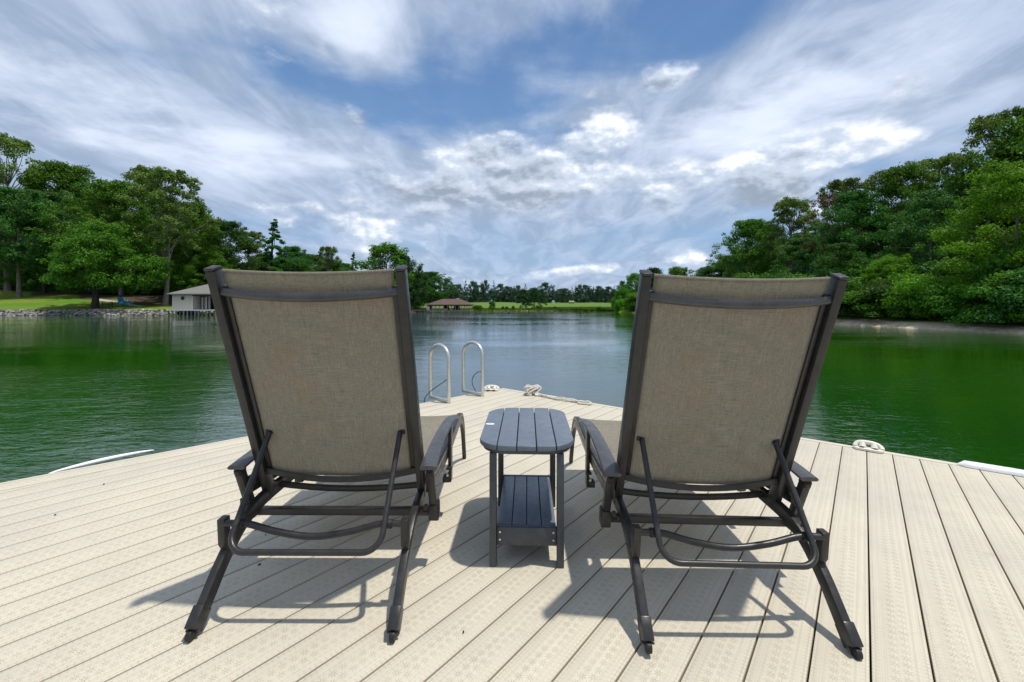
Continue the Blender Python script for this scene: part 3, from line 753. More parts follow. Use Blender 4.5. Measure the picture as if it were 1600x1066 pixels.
# small litter on the planks
def speck(px, py, L, ang, label):
    p = gnd(px, py); ca, sa = math.cos(ang), math.sin(ang)
    pts = [(-.5, 0, .0015), (-.1, .28, .007), (.3, .18, .009), (.5, -.05, .004), (.1, -.25, .003), (-.3, -.2, .0025)]
    L *= .7
    v = [(p.x + L * (a * ca - b * sa), p.y + L * (a * sa + b * ca), c_) for a, b, c_ in pts] + [(p.x, p.y, .010)]
    o = mesh_obj('fallen_leaf', v, [(i, (i + 1) % 6, 6) for i in range(6)], simple('dry_leaf', (.03, .022, .015), .8), None)
    tag(o, label, 'leaf', 'leaf scraps on the planks')
speck(405, 884, .020, .3, 'curled dark leaf scrap under the left lounge chair')
speck(415, 837, .012, 1.3, 'tiny dark leaf scrap beneath the left chair prop tube')
speck(724, 990, .013, .9, 'tiny dark leaf scrap on a plank joint near the table')
speck(162, 758, .018, .2, 'small leaf scrap on planks below the left bumper')
speck(86, 806, .016, .7, 'small leaf scrap on the far left planks')

# ---------------------------------------------------------------- trees
rng = np.random.default_rng(5)
def leaf_cloud(cent, rad, cnt, size, flat=.6, upb=.45):
    """leaf sized diamonds over a set of clumps"""
    ids = np.repeat(np.arange(len(cent)), cnt); n = len(ids)
    d = rng.normal(size=(n, 3)); d /= np.linalg.norm(d, axis=1)[:, None]
    rr = rad[ids] * (rng.random(n) ** .40) * (1 + .24 * np.abs(rng.normal(size=n)) * (rng.random(n) < .22))
    pos = cent[ids] + d * rr[:, None] * np.array([1, 1, flat])
    nrm = d * .55 + np.array([0, 0, upb]) + rng.normal(size=(n, 3)) * .42; nrm /= np.linalg.norm(nrm, axis=1)[:, None]
    t = np.cross(nrm, rng.normal(size=(n, 3))); t /= np.linalg.norm(t, axis=1)[:, None]; b = np.cross(nrm, t)
    sz = size * rng.uniform(.6, 1.35, n)[:, None]
    V = np.stack([pos - t * sz, pos + b * sz * .55 - nrm * sz * .12, pos + t * sz, pos - b * sz * .55 - nrm * sz * .12], 1).reshape(-1, 3)
    return V, np.arange(4 * n).reshape(-1, 4)
def crown_clumps(kind, H, Rr, base, nc, seed):
    r = np.random.default_rng(seed); C = []; A = []
    ph = r.uniform(0, 6.28, 4)
    for i in range(nc):
        a = r.uniform(0, 2 * PI)
        lob = 1 + .22 * math.sin(2 * a + ph[0]) + .16 * math.sin(3 * a + ph[1])
        if kind == 'broad':
            t = r.random() ** .85; z = base + (H - base) * t; e = math.sin(PI * min(1, (t * .86 + .10)) ** .82) ** .7
            q = Rr * e * lob * (r.random() ** .42); cr = Rr * r.uniform(.11, .25)
        elif kind == 'sparse':
            t = r.random() ** .7; z = base + (H - base) * t; e = .45 + .55 * math.sin(PI * t ** .8)
            q = Rr * e * lob * (r.random() ** .4); cr = Rr * r.uniform(.12, .22)
        elif kind == 'conifer':
            t = r.random() ** 1.1; z = base + (H - base) * t; e = (1 - t) ** .8 * .95 + .05
            q = Rr * e * (r.random() ** .4) * lob; cr = Rr * r.uniform(.12, .26) * (1.15 - t * .8)
        elif kind == 'tier':
            t = r.random(); z = base + (H - base) * (math.floor(t * 9) / 9 + r.uniform(0, .03)); e = math.sin(PI * min(1, .22 + .78 * t)) ** .6
            q = Rr * e * lob * (r.random() ** .45); cr = Rr * r.uniform(.10, .24); z -= q * .12
        else:  # bush
            t = r.random(); z = H * (t * .85); e = math.sqrt(max(0, 1 - (t * .9) ** 2)); q = Rr * e * lob * (r.random() ** .35); cr = Rr * r.uniform(.2, .36)
        C.append((q * math.cos(a), q * math.sin(a), z)); A.append(cr)
    if kind in ('broad', 'tier', 'sparse'):
        for i in range(int(nc * .55)):          # small sprays standing out of the crown
            k = r.integers(0, nc); c_ = np.array(C[k]); d_ = c_ - np.array((0, 0, (H + base) * .42)); d_ = d_ / (np.linalg.norm(d_) + 1e-6)
            p_ = c_ + d_ * A[k] * r.uniform(.8, 1.5) + r.normal(size=3) * .15; C.append(tuple(p_)); A.append(Rr * r.uniform(.06, .11))
    C = np.array(C); A = np.array(A); C[:, 2] = np.minimum(C[:, 2], H - A * .45)
    return C, A
def trunk_mesh(H, base, r0, C, seed, lean=(0, 0), limbs=16, m=M_BARK, fork=.72):
    r = random.Random(seed); mb = MB(); pts = []; rad = []
    bx, by_ = r.uniform(-.3, .3), r.uniform(-.3, .3)
    for i in range(9):
        t = i / 8; z = H * fork * t
        pts.append(Vector((lean[0] * t + bx * math.sin(t * 3), lean[1] * t + by_ * math.sin(t * 3), z - .25 * (i == 0)))); rad.append(r0 * (1 - .72 * t) * (1.35 if i == 0 else 1))
    mb.tube(pts, rad, 9)
    ix = r.sample(range(len(C)), min(limbs, len(C)))
    for k in ix:
        c = Vector(C[k]); zt = max(base * .8, min(c.z * .8 - .1 * H * r.random(), H * fork * .95)); q = zt / (H * fork)
        f_ = min(7, int(q * 8)); s0 = pts[f_].lerp(pts[min(8, f_ + 1)], q * 8 - f_)
        m1 = s0.lerp(c, .5) + Vector((r.uniform(-.3, .3), r.uniform(-.3, .3), r.uniform(-.1, .5)))
        rr = r0 * .34 * (1 - .45 * q); mb.tube(spline([s0, m1, c], 3), [rr * (1 - .78 * i / 6) for i in range(7)], 5)
    o = mb.build('trunk', m, smooth=True); return o
VAR = {}
def variant(name, kind, H, Rr, base, nc, nleaf, size, m, r0=.22, lean=(0, 0), limbs=16, bark=M_BARK, fork=.72, flat=.6, seed=1):
    C, A = crown_clumps(kind, H, Rr, base, nc, seed)
    C[:, 0] += lean[0] * C[:, 2] / H; C[:, 1] += lean[1] * C[:, 2] / H
    wgt = A ** 1.8; cnt = np.maximum(8, (nleaf * wgt / wgt.sum()).astype(int))
    V, Q = leaf_cloud(C, A, cnt, size, flat)
    V[:, 2] = np.maximum(V[:, 2], .05)
    me = np_mesh('crown', V, Q); me.materials.append(m)
    tr = trunk_mesh(H, base, r0, [tuple(c_) for c_ in C], seed + 50, (lean[0] * fork, lean[1] * fork), limbs, bark, fork) if kind != 'bush' else None
    tm = None
    if tr: tm = tr.data; bpy.data.objects.remove(tr)
    else:
        mb = MB(); rr = random.Random(seed)
        for i in range(9):
            c_ = C[rr.randrange(len(C))]; mb.tube(spline([(rr.uniform(-.3, .3) * Rr * .3, rr.uniform(-.3, .3) * Rr * .3, -.2), (c_[0] * .4, c_[1] * .4, c_[2] * .5), tuple(c_)], 3), [.05, .045, .04, .035, .03, .02, .01], 5)
        s_ = mb.build('stem', bark); tm = s_.data; bpy.data.objects.remove(s_)
    VAR[name] = (me, tm, H, Rr)
variant('broadA', 'broad', 12, 4.6, 2.2, 190, 42000, .105, LF_MID, seed=1)
variant('broadB', 'broad', 12, 4.6, 1.6, 180, 42000, .105, LF_DARK, seed=2, bark=M_BARKD)
variant('broadC', 'broad', 12, 4.6, 2.6, 190, 38000, .11, LF_BLUE, seed=3)
variant('brightD', 'tier', 12, 5.0, 1.2, 190, 44000, .10, LF_BRIGHT, seed=4)
variant('sparseE', 'sparse', 14, 3.6, 5.0, 72, 13000, .11, LF_PALE, seed=5, r0=.26, limbs=40, flat=.75)
variant('sparseF', 'sparse', 14, 3.6, 5.0, 80, 17000, .11, LF_PALE, seed=6, r0=.22, limbs=40, flat=.7)
variant('coniferG', 'conifer', 12, 2.6, 1.2, 110, 20000, .10, LF_DARK, seed=7, bark=M_BARKD, fork=.96)
variant('mapleH', 'tier', 10.5, 6.0, 3.5, 200, 46000, .13, LF_MID, seed=8, r0=.42, lean=(1.4, 0), bark=M_BARKD, limbs=26)
variant('bushI', 'bush', 3, 2.2, 0, 46, 15000, .075, LF_MID, seed=9, bark=M_BARKD)
variant('bushJ', 'bush', 3, 2.4, 0, 46, 15000, .075, LF_BRIGHT, seed=10, bark=M_BARKD)
variant('bushK', 'bush', 3, 2.4, 0, 46, 14000, .080, LF_DARK, seed=11, bark=M_BARKD)
variant('deadL', 'sparse', 12, 2.6, 3.0, 46, 3800, .085, LF_BROWN, seed=12, r0=.17, limbs=46, bark=simple('dead_bark', (.24, .16, .11), .9, .3, 9))
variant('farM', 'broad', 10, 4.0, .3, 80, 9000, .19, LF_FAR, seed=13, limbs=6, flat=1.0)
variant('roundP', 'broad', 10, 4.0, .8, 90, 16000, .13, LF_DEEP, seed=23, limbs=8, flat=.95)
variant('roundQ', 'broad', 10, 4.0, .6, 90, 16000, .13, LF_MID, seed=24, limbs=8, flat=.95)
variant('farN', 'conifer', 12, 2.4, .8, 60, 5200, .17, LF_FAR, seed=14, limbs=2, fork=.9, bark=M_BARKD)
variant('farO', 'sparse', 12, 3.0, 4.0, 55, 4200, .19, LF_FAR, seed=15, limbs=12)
def put(name, var, X_, Y_, Ht, Wr, label, cat='tree', group=None, zb=None, rz=None):
    me_, tm, H, Rr = VAR[var]; z = hz(X_, Y_) if zb is None else zb
    e = empty(name, (X_, Y_, z - .05), random.uniform(0, 6.28) if rz is None else rz)
    k = Ht / H; kw = Wr / Rr; e.scale = (kw, kw, k)
    a = bpy.data.objects.new('crown' if cat == 'tree' else 'foliage', me_); COL.objects.link(a); a.parent = e
    b = bpy.data.objects.new('trunk' if cat == 'tree' else 'stem', tm); COL.objects.link(b); b.parent = e
    tag(e, label, cat, group); return e
def tree(name, var, px, Yd, top, hwpx, label, cat='tree', group=None, zb=None, rz=None):
    X_ = (px - 800) * Yd / FP; z = hz(X_, Yd) if zb is None else zb
    Ht = CH + (HZ - top) * Yd / FP - z; return put(name, var, X_, Yd, Ht, hwpx * Yd / FP, label, cat, group, zb, rz)
random.seed(21)
GL = 'trees of the wood on the left bank'
tree('tall_tree', 'sparseE', 14, 78, 214, 58, 'tall airy tree rising highest at the far left', group=GL)
tree('leafy_tree', 'broadA', 100, 80, 258, 62, 'sunlit rounded tree right of the tall airy one', group=GL)
tree('leafy_tree', 'broadC', 30, 68, 296, 62, 'cool green tree with a pale straight trunk at the left edge of the lawn', group=GL)
tree('leafy_tree', 'broadB', 70, 74, 300, 48, 'dark tree with a thick dark trunk at the top of the lawn', group=GL)
tree('maple_tree', 'mapleH', 148, 57.2, 348, 70, 'spreading maple leaning over the stone bank in front of the wood', rz=0)
tree('leafy_tree', 'broadA', 190, 72, 286, 66, 'tall full green tree directly behind the leaning maple', group=GL)
tree('leafy_tree', 'broadB', 150, 82, 290, 50, 'dark tree filling in behind and left of the maple', group=GL)
tree('tall_tree', 'sparseF', 258, 62, 268, 56, 'tall thin-leaved tree with a bare pale trunk beside the boathouse', group=GL, rz=1.0)
tree('tall_tree', 'sparseE', 222, 74, 262, 44, 'wispy tall tree between the maple and the bare-trunked tree', group=GL)
tree('leafy_tree', 'broadA', 300, 70, 318, 48, 'olive green tree rising behind the cream boathouse', group=GL)
tree('leafy_tree', 'broadB', 352, 74, 345, 48, 'dark round tree behind the left chair post top', group=GL)
tree('leafy_tree', 'sparseF', 388, 78, 362, 30, 'small pale tree above the left chair top bar', group=GL)
tree('conifer_tree', 'coniferG', 428, 78, 342, 34, 'pointed dark cedar above the left chair top bar', group=GL)
tree('leafy_tree', 'broadB', 456, 82, 385, 34, 'low dark tree right of the pointed cedar', group=GL)
tree('slender_tree', 'sparseF', 514, 84, 386, 20, 'thin young tree standing alone right of the cedar', group=GL)
tree('slender_tree', 'coniferG', 552, 80, 394, 16, 'narrow pale tree left of the last big tree', group=GL)
tree('leafy_tree', 'roundQ', 604, 76.5, 384, 54, 'large rounded tree at the end of the left bank', group=GL)
tree('leafy_tree', 'roundP', 632, 79, 402, 30, 'dark tree at the tip of the left bank beside the chair post', group=GL)
for px, Yd, tp, wd in ((205, 76, 392, 20), (228, 79, 400, 22), (290, 70, 372, 34), (8, 78, 380, 26), (330, 68, 398, 40)):
    tree('young_tree', 'broadA', px, Yd, tp, wd, 'slim understorey tree between the trunks of the left wood', group='understorey trees on the left bank')
for i, px in enumerate(range(-190, 680, 26)):
    tp = 330 + 10 * math.sin(i * 1.7) if px < 330 else 405 + 8 * math.sin(i * 2.1)
    if px > 560: tp = 425
    tree('woodland_tree', ('broadB', 'broadC', 'broadB')[i % 3], px + random.uniform(-6, 6), 90 + random.uniform(-2, 6), tp, 36, ('dark green', 'cool green', 'dark green')[i % 3] + (' woodland tree in the back row behind the lawn' if px < 340 else ' woodland tree in the back row behind the left chair'), group='back row of the left wood ' + ('dark', 'cool', 'dark')[i % 3] + (' lawn' if px < 340 else ' chair'), zb=1.5 if px < 400 else 0.2)
for i, px in enumerate(list(range(-60, 345, 24)) + list(range(350, 640, 36))):
    tree('shrub', ('bushK', 'bushI')[i % 4 == 0], px + random.uniform(-5, 5), (84 if px < 120 else 74 if px < 360 else 80), 432 if px < 345 else 452, 24, 'dark shrub under the trees at the back of the left lawn' if px < 345 else 'dark shrub behind the left lounge chair on the left bank', 'shrub', 'undergrowth of the left wood' + (' by the lawn' if px < 345 else ' behind the chair'))
# right wood
GR = 'trees of the wood on the right bank'
tree('leafy_tree', 'broadA', 1172, 60, 344, 42, 'rounded tree at the water end of the right wood', group=GR)
tree('leafy_tree', 'broadB', 1200, 66, 352, 44, 'dark tree behind the first tree of the right wood', group=GR)
tree('leafy_tree', 'sparseF', 1238, 54, 312, 44, 'loose olive tree left of the brown dead tree', group=GR)
tree('leafy_tree', 'broadC', 1250, 50, 372, 36, 'low cool green tree over the right chair back', group=GR)
tree('dead_tree', 'deadL', 1292, 44, 306, 30, 'half dead tree with brown twigs in the right wood', group=GR)
tree('leafy_tree', 'sparseF', 1325, 46, 282, 46, 'loose leafed tree right of the brown dead tree', group=GR)
tree('leafy_tree', 'broadB', 1340, 41, 300, 56, 'dense dark tree in the middle of the right wood', group=GR)
tree('leafy_tree', 'broadA', 1405, 42, 262, 58, 'tall mid green tree of the right wood under the white cloud', group=GR)
tree('leafy_tree', 'sparseF', 1462, 42, 246, 46, 'tall loose crown on the skyline of the right wood', group=GR)
tree('leafy_tree', 'broadC', 1450, 34, 300, 58, 'cool green tree with dark hollows in the right wood', group=GR)
tree('leafy_tree', 'broadB', 1520, 37, 268, 58, 'dark tree behind the bright green one at right', group=GR)
tree('tall_tree', 'sparseE', 1562, 36, 176, 62, 'tallest tree at the upper right corner', group=GR)
tree('leafy_tree', 'broadA', 1625, 33, 178, 82, 'tall full tree cut by the right picture edge', group=GR)
tree('bright_tree', 'brightD', 1592, 25.5, 250, 98, 'bright green layered tree nearest at the right', group=GR, zb=-.1)
tree('bright_tree', 'brightD', 1392, 31.5, 396, 36, 'small bright green tree leaning over the right shore', group=GR, zb=-.1)
tree('leafy_tree', 'broadB', 1318, 35, 380, 40, 'dark tree just right of the chair back at the shore', group=GR, zb=0)
for px, Yd, tp, wd, vr in ((1700, 26, 150, 120, 'broadB'), (1790, 20, 120, 150, 'broadA'), (1900, 18, 100, 160, 'broadC')):
    tree('leafy_tree', vr, px, Yd + 8, tp, wd, 'tall tree of the right wood beyond the picture edge', group='right wood beyond the frame')
for i, (px, Yd) in enumerate([(1140, 76), (1180, 74), (1220, 68), (1260, 62), (1300, 56), (1345, 52), (1390, 50), (1435, 48), (1480, 46), (1525, 44), (1575, 43), (1620, 42), (1670, 42)]):
    tp = max(300, 400 - (px - 1140) * .30)
    tree('woodland_tree', ('broadB', 'broadC')[i % 2], px, Yd + 2, tp, 46, 'dark woodland tree in the back row of the right bank', group='back row of the right wood', zb=.6)
for i in range(30):
    q = i / 29; a = np.array((27.2, 19.5)); b = np.array((19.6, 72)); p = a + (b - a) * q
    # follow the shoreline, a couple of metres inland
    off = 2.1 + random.uniform(-.3, .9)
    X0 = float(np.interp(p[1], [12, 21.6, 26, 31.5, 40, 55, 68, 74], [30, 25.8, 24.6, 23.5, 22.3, 20.6, 19, 18.2])) + off
    hgt = random.uniform(2.0, 3.4)
    vr = ('bushI', 'bushJ', 'bushK', 'bushI')[i % 4]
    kd = {'bushI': 'mid green', 'bushJ': 'bright green', 'bushK': 'dark green'}[vr] + (' leafy shrub over the sandy right shore, nearer half' if i < 14 else ' leafy shrub on the farther right shore by the chair')
    put('shore_shrub', vr, X0, p[1], hgt, random.uniform(1.9, 2.6), kd, 'shrub', 'shrubs along the right shore: ' + kd)
for i in range(12):
    yy = 21 + i * 4.0; X0 = float(np.interp(yy, [12, 21.6, 26, 31.5, 40, 55, 68, 74], [30, 25.8, 24.6, 23.5, 22.3, 20.6, 19, 18.2])) + 5.5
    put('shrub', ('bushK', 'bushI')[i % 2], X0, yy, random.uniform(3.6, 4.8), 2.8, 'taller shrub behind the shore shrubs at right', 'shrub', 'second row of shrubs on the right bank')
# tip of the right bank and beyond
for px, Yd, tp, wd, vr, lb in ((975, 79, 446, 15, 'bushI', 'low bush at the tip of the right bank'), (992, 80, 428, 22, 'roundQ', 'rounded tree at the tip of the right bank'), (1022, 82, 420, 30, 'roundP', 'dark tree behind the right chair top corner'),
                           (1062, 86, 418, 32, 'roundQ', 'round tree over the middle of the right chair top bar'), (1104, 84, 419, 34, 'roundP', 'dark tree left of the right wood gap')):
    tree('point_tree', vr, px, Yd, tp, wd, lb, group='trees on the tip of the right bank')
for i in range(5):
    tree('shrub', ('bushJ', 'bushI')[i % 2], 968 + i * 12, 77.5 + i * .5, 464 - i, 11, 'shrub at the waterline of the right bank tip', 'shrub', 'shrubs on the tip of the right bank')
# far treeline
random.seed(33)
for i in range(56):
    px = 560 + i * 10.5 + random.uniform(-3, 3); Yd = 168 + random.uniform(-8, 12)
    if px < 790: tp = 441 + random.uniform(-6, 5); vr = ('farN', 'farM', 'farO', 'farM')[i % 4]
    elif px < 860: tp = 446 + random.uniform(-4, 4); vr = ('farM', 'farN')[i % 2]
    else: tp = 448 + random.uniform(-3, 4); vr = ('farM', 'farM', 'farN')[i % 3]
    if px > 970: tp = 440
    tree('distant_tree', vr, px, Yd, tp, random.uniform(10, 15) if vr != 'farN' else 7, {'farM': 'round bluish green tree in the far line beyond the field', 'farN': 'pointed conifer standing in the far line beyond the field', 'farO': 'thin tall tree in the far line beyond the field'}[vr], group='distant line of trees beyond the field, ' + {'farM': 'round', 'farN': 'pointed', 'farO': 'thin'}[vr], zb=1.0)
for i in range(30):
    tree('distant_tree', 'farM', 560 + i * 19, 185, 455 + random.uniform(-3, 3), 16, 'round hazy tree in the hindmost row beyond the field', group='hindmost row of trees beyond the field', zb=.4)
tree('leafy_tree', 'roundP', 817, 92, 453, 12, 'left tree of the pair on the far shore', group='pair of trees on the far shore')
tree('leafy_tree', 'roundP', 835, 89, 451, 17, 'rounder dark tree of the pair on the far shore', group='pair of trees on the far shore')
for i, (px, tp, wd) in enumerate(((786, 478, 3), (792, 478, 3), (802, 477, 3), (769, 469, 6), (746, 476, 8), (860, 479, 4), (866, 478, 4), (871, 479, 4), (936, 478, 6), (944, 480, 5), (900, 481, 9), (915, 482, 9), (880, 482, 8), (888, 481, 7), (925, 482, 7), (951, 481, 6), (958, 481, 7))):
    tree('shore_bush', 'bushK' if i in (0, 1, 2, 5, 6, 7) else 'bushI', px, 87.5, tp, wd, 'small round bush on the far shore', 'shrub', 'bushes on the far shore')

# ---------------------------------------------------------------- stone bank
random.seed(44)
def stones():
    base = bmesh.new(); bmesh.ops.create_icosphere(base, subdivisions=1, radius=1); bv = [v_.co.copy() for v_ in base.verts]; bf = [tuple(v_.index for v_ in f_.verts) for f_ in base.faces]; base.free()
    V = []; F = []
    sh = [(-31, 61.5), (-43, 54.4), (-52, 54.2), (-65, 54.8), (-84, 54), (-110, 48)]
    for i in range(len(sh) - 1):
        a, b = Vector(sh[i]), Vector(sh[i + 1]); L = (b - a).length; d = (b - a) / L; n = Vector((-d.y, d.x))
        if n.y < 0: n = -n
        for k in range(int(L / .36)):
            for row in range(5):
                p = a + d * (k * .36 + random.uniform(-.15, .15)) + n * (-.15 + row * .28 + random.uniform(-.08, .08)); z = WL + .02 + row * .155 + random.uniform(-.04, .04)
                sx, sy, sz = random.uniform(.16, .32), random.uniform(.15, .25), random.uniform(.09, .17); rz = random.uniform(0, 3.14)
                k0_ = len(V)
                for q in bv:
                    j = 1 + random.uniform(-.18, .18); x0, y0 = q.x * sx * j, q.y * sy * j
                    V.append((p.x + x0 * math.cos(rz) - y0 * math.sin(rz), p.y + x0 * math.sin(rz) + y0 * math.cos(rz), z + q.z * sz * j))
                F += [tuple(w_ + k0_ for w_ in f_) for f_ in bf]
    m, t, b = mat('grey_bank_stone'); g_ = t.node('ShaderNodeNewGeometry')
    t.l.new(t.mix(g_.outputs['Random Per Island'], c4(.07, .065, .06), c4(.40, .375, .34)), b.inputs['Base Color']); b.inputs['Roughness'].default_value = .9
    me_ = bpy.data.meshes.new('stone_bank'); me_.from_pydata(V, [], F); me_.materials.append(m); o = bpy.data.objects.new('stone_bank', me_); COL.objects.link(o); return o
tag(stones(), 'bank of rough grey stones along the left waterline', 'stones', kind='stuff')
def reed_strip():
    r = np.random.default_rng(8); V = []; n = 26000
    xs = r.uniform(-14, 24, n); s0 = r.uniform(0, 2.6, n) ** 1.0
    ys = np.interp(xs, [-18, -8, 0, 12, 24], [90, 86, 86.5, 86.3, 88]) + s0; zz = height(xs, ys)
    hh = r.uniform(.12, .62, n) * np.where(xs > 4, 1.0, .55); wx = .05
    an = r.uniform(0, 3.14, n); cx, sy = np.cos(an) * wx, np.sin(an) * wx; tl = r.normal(size=(n, 2)) * .1
    V = np.stack([np.stack([xs - cx, ys - sy, zz - .05], -1), np.stack([xs + cx, ys + sy, zz - .05], -1), np.stack([xs + tl[:, 0], ys + tl[:, 1], zz + hh], -1)], 1).reshape(-1, 3)
    me_ = np_mesh('shore_grass', V, np.arange(3 * n).reshape(-1, 3)); me_.materials.append(leaf_mat('reed_green', (.09, .13, .02), (.20, .25, .045)))
    o = bpy.data.objects.new('shore_grass', me_); COL.objects.link(o); return o
tag(reed_strip(), 'long grass fringing the far shore below the field', 'grass', kind='stuff')

# ---------------------------------------------------------------- cream boathouse at left
M_CWALL = simple('cream_siding', (.74, .65, .52), .6, .05, 3)
M_ROOFG = simple('grey_brown_shingle', (.185, .178, .165), .85, .14, 5, 0, .5, 14)
M_ROOFR = simple('red_brown_shingle', (.105, .060, .050), .85, .18, 4, 0, .5, 14)
M_WOODB = simple('weathered_timber', (.20, .15, .11), .85, .25, 5)
M_PILE = simple('grey_pile', (.30, .27, .22), .85, .25, 5)
M_TRIMW = simple('white_trim_paint', (.72, .71, .68), .5, .04, 4)
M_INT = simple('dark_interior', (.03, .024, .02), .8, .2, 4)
def glassm():
    m, t, b = mat('window_glass'); b.inputs['Base Color'].default_value = c4(.02, .03, .035); b.inputs['Roughness'].default_value = .06; return m
M_GLASS = glassm()
def hip_roof(cx, cy, hx, hy, z0, zr, ridge, m, name='roof', par=None):
    v = [(cx - hx, cy - hy, z0), (cx + hx, cy - hy, z0), (cx + hx, cy + hy, z0), (cx - hx, cy + hy, z0), (cx - ridge, cy, zr), (cx + ridge, cy, zr)]
    v += [(a, b, c_ - .13) for a, b, c_ in v[:4]]
    f = [(0, 1, 5, 4), (1, 2, 5), (2, 3, 4, 5), (3, 0, 4), (0, 6, 7, 1), (1, 7, 8, 2), (2, 8, 9, 3), (3, 9, 6, 0), (6, 9, 8, 7)]
    return mesh_obj(name, v, f, m, par)
YB = 52.0; k = YB / FP
bh = empty('boathouse', ((306 - 800) * k, YB, WL)); tag(bh, 'cream boathouse with a grey hip roof and round window on the left shore', 'boathouse')
def L(px, py): return ((px - 306) * k, CH - (py - HZ) * k - WL)       # local x, local z on the front plane
xl, xr, zf, zt = L(270.5, 0)[0], L(301, 0)[0], L(0, 484)[1], L(0, 460.5)[1]
MB().box((xl + xr) / 2, 1.6, (zf + zt) / 2, xr - xl, 3.2, zt - zf).build('wall', M_CWALL, bh)
ns = 12
for i in range(ns):
    z0 = zf + (zt - zf) * i / ns; MB().box((xl + xr) / 2, -.012, z0 + (zt - zf) / ns / 2, xr - xl, .02, (zt - zf) / ns - .02).build('siding_board', M_CWALL, bh)
for xx in (xl, xr): MB().box(xx, -.03, (zf + zt) / 2, .12, .06, zt - zf).build('corner_trim', M_TRIMW, bh)
wx, wz = L(286, 466)
wf = MB().tube([(wx + .30 * math.cos(i / 24 * 2 * PI), -.05, wz + .30 * math.sin(i / 24 * 2 * PI)) for i in range(24)], .05, 8, closed=True).build('round_window', M_TRIMW, bh, smooth=True)
v = [(wx, -.03, wz)] + [(wx + .28 * math.cos(i / 24 * 2 * PI), -.03, wz + .28 * math.sin(i / 24 * 2 * PI)) for i in range(24)]
mesh_obj('pane', v, [(0, 1 + i, 1 + (i + 1) % 24) for i in range(24)], M_GLASS, wf)
rx0, rx1 = L(266, 0)[0], L(333, 0)[0]
rfx = (rx0 + 5.9) / 2
hip_roof(rfx, 1.7, rfx - rx0, 2.35, zt + .10, L(0, 444.5)[1] + .25, rfx - L(326, 0)[0] if rfx > L(326, 0)[0] else .5, M_ROOFG, par=bh)
xe = 5.4
MB().box((xr + xe) / 2, -.02, zt - .06, xe - xr, .12, .26).build('header_beam', simple('rust_brown_beam', (.11, .06, .045), .8), bh)
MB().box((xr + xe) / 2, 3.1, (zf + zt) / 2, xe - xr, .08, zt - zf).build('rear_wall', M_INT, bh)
MB().box((xr + .35), 1.2, (zf + zt) / 2, .5, .06, zt - zf - .3).build('door_panel', M_WOODB, bh)
for px_, c_ in ((307, M_TRIMW), (310.5, M_PILE), (313, M_TRIMW)):
    MB().box(L(px_, 0)[0], 1.0, (zf + zt) / 2 - .1, .16, .05, zt - zf - .35).build('door_panel', c_, bh)
for px_ in (327, 341, 360, 376): MB().box(L(px_, 0)[0], .05, (zf + zt) / 2, .16, .16, zt - zf).build('post', M_PILE, bh)
MB().box((xl + xe) / 2 + .3, 1.2, zf - .07, xe - xl + .7, 4.0, .12).build('platform', M_TRIMW, bh, bevel=.01)
random.seed(5)
for i in range(19):
    xx = xl + (xe - xl) * i / 18; MB().cyl((xx + random.uniform(-.06, .06), -.7 + random.uniform(0, .1), -.6), (xx, -.7, zf - .13), .075 + .02 * random.random(), 8).build('pile', M_PILE if i % 3 else M_WOODB, bh, smooth=True)
for i in range(8):
    xx = xl + (xe - xl) * i / 7; MB().cyl((xx, 1.2, -.6), (xx, 1.2, zf - .13), .08, 8).build('pile', M_WOODB, bh, smooth=True)
tp_ = MB().tube(spline([(-1.5, 0, .30), (-.9, .05, .38), (0, 0, .36), (.9, .05, .40), (1.5, 0, .28)], 4), [.05, .2, .26, .27, .26, .25, .25, .27, .28, .27, .26, .27, .27, .26, .22, .15, .05], 10)
tp = tp_.build('covered_kayak', simple('navy_tarp', (.012, .022, .07), .5, .4, 3)); tp.location = ((293 - 800) * k, YB - .15, WL); tp.scale = (.75, 1, 1)
tag(tp, 'dark blue covered boat hull under the cream boathouse platform', 'boat')
# bench, blue chairs, hammock, path
XB = (171 - 800) * 57.5 / FP; b_ = empty('park_bench', (XB, 57.0, hz(XB, 57.0)), R(8)); tag(b_, 'dark wooden bench beside the leaning maple trunk', 'bench')
for zz in (.52, .68, .84): MB().box(0, .24, zz, 1.35, .03, .10).build('back_slat', M_DARKWOOD, b_)
for yy in (-.2, -.06, .08): MB().box(0, yy, .43, 1.35, .11, .03).build('seat_slat', M_DARKWOOD, b_)
for xx in (-.6, .6):
    for yy in (-.22, .22): MB().box(xx, yy, .22 if yy < 0 else .45, .06, .06, .44 if yy < 0 else .9).build('leg', M_DARKWOOD, b_)
M_BLUE = simple('sky_blue_plastic', (.03, .33, .85), .45, .08, 6)
def adirondack(px, Yd, rz, label):
    X_ = (px - 800) * Yd / FP; t = empty('adirondack_chair', (X_, Yd, hz(X_, Yd)), rz); t.scale = (1.15, 1.15, 1.15)
    for i in range(5):
        xx = (i - 2) * .115; hh = .95 - .05 * abs(i - 2)
        mb = MB().sweep([(.18, .32), (.42, hh)], xx, .10, .022); mb.build('back_slat', M_BLUE, t)
    for i in range(5): MB().box(0, -.32 + i * .11, .38 - i * .02, .56, .095, .022).build('seat_slat', M_BLUE, t)
    for s in (-1, 1):
        MB().box(s * .34, -.05, .56, .13, .74, .025).build('armrest', M_BLUE, t)
        MB().box(s * .31, -.36, .28, .035, .10, .56).build('leg', M_BLUE, t); MB().sweep([(-.3, .34), (.5, .02)], s * .28, .03, .11).build('leg', M_BLUE, t)
    return tag(t, label, 'chair', 'blue garden chairs under the trees')
adirondack(190, 62.5, R(200), 'left sky blue garden chair by the pale trunk under the trees')
adirondack(197, 62.0, R(150), 'right sky blue garden chair against the pale trunk under the trees')
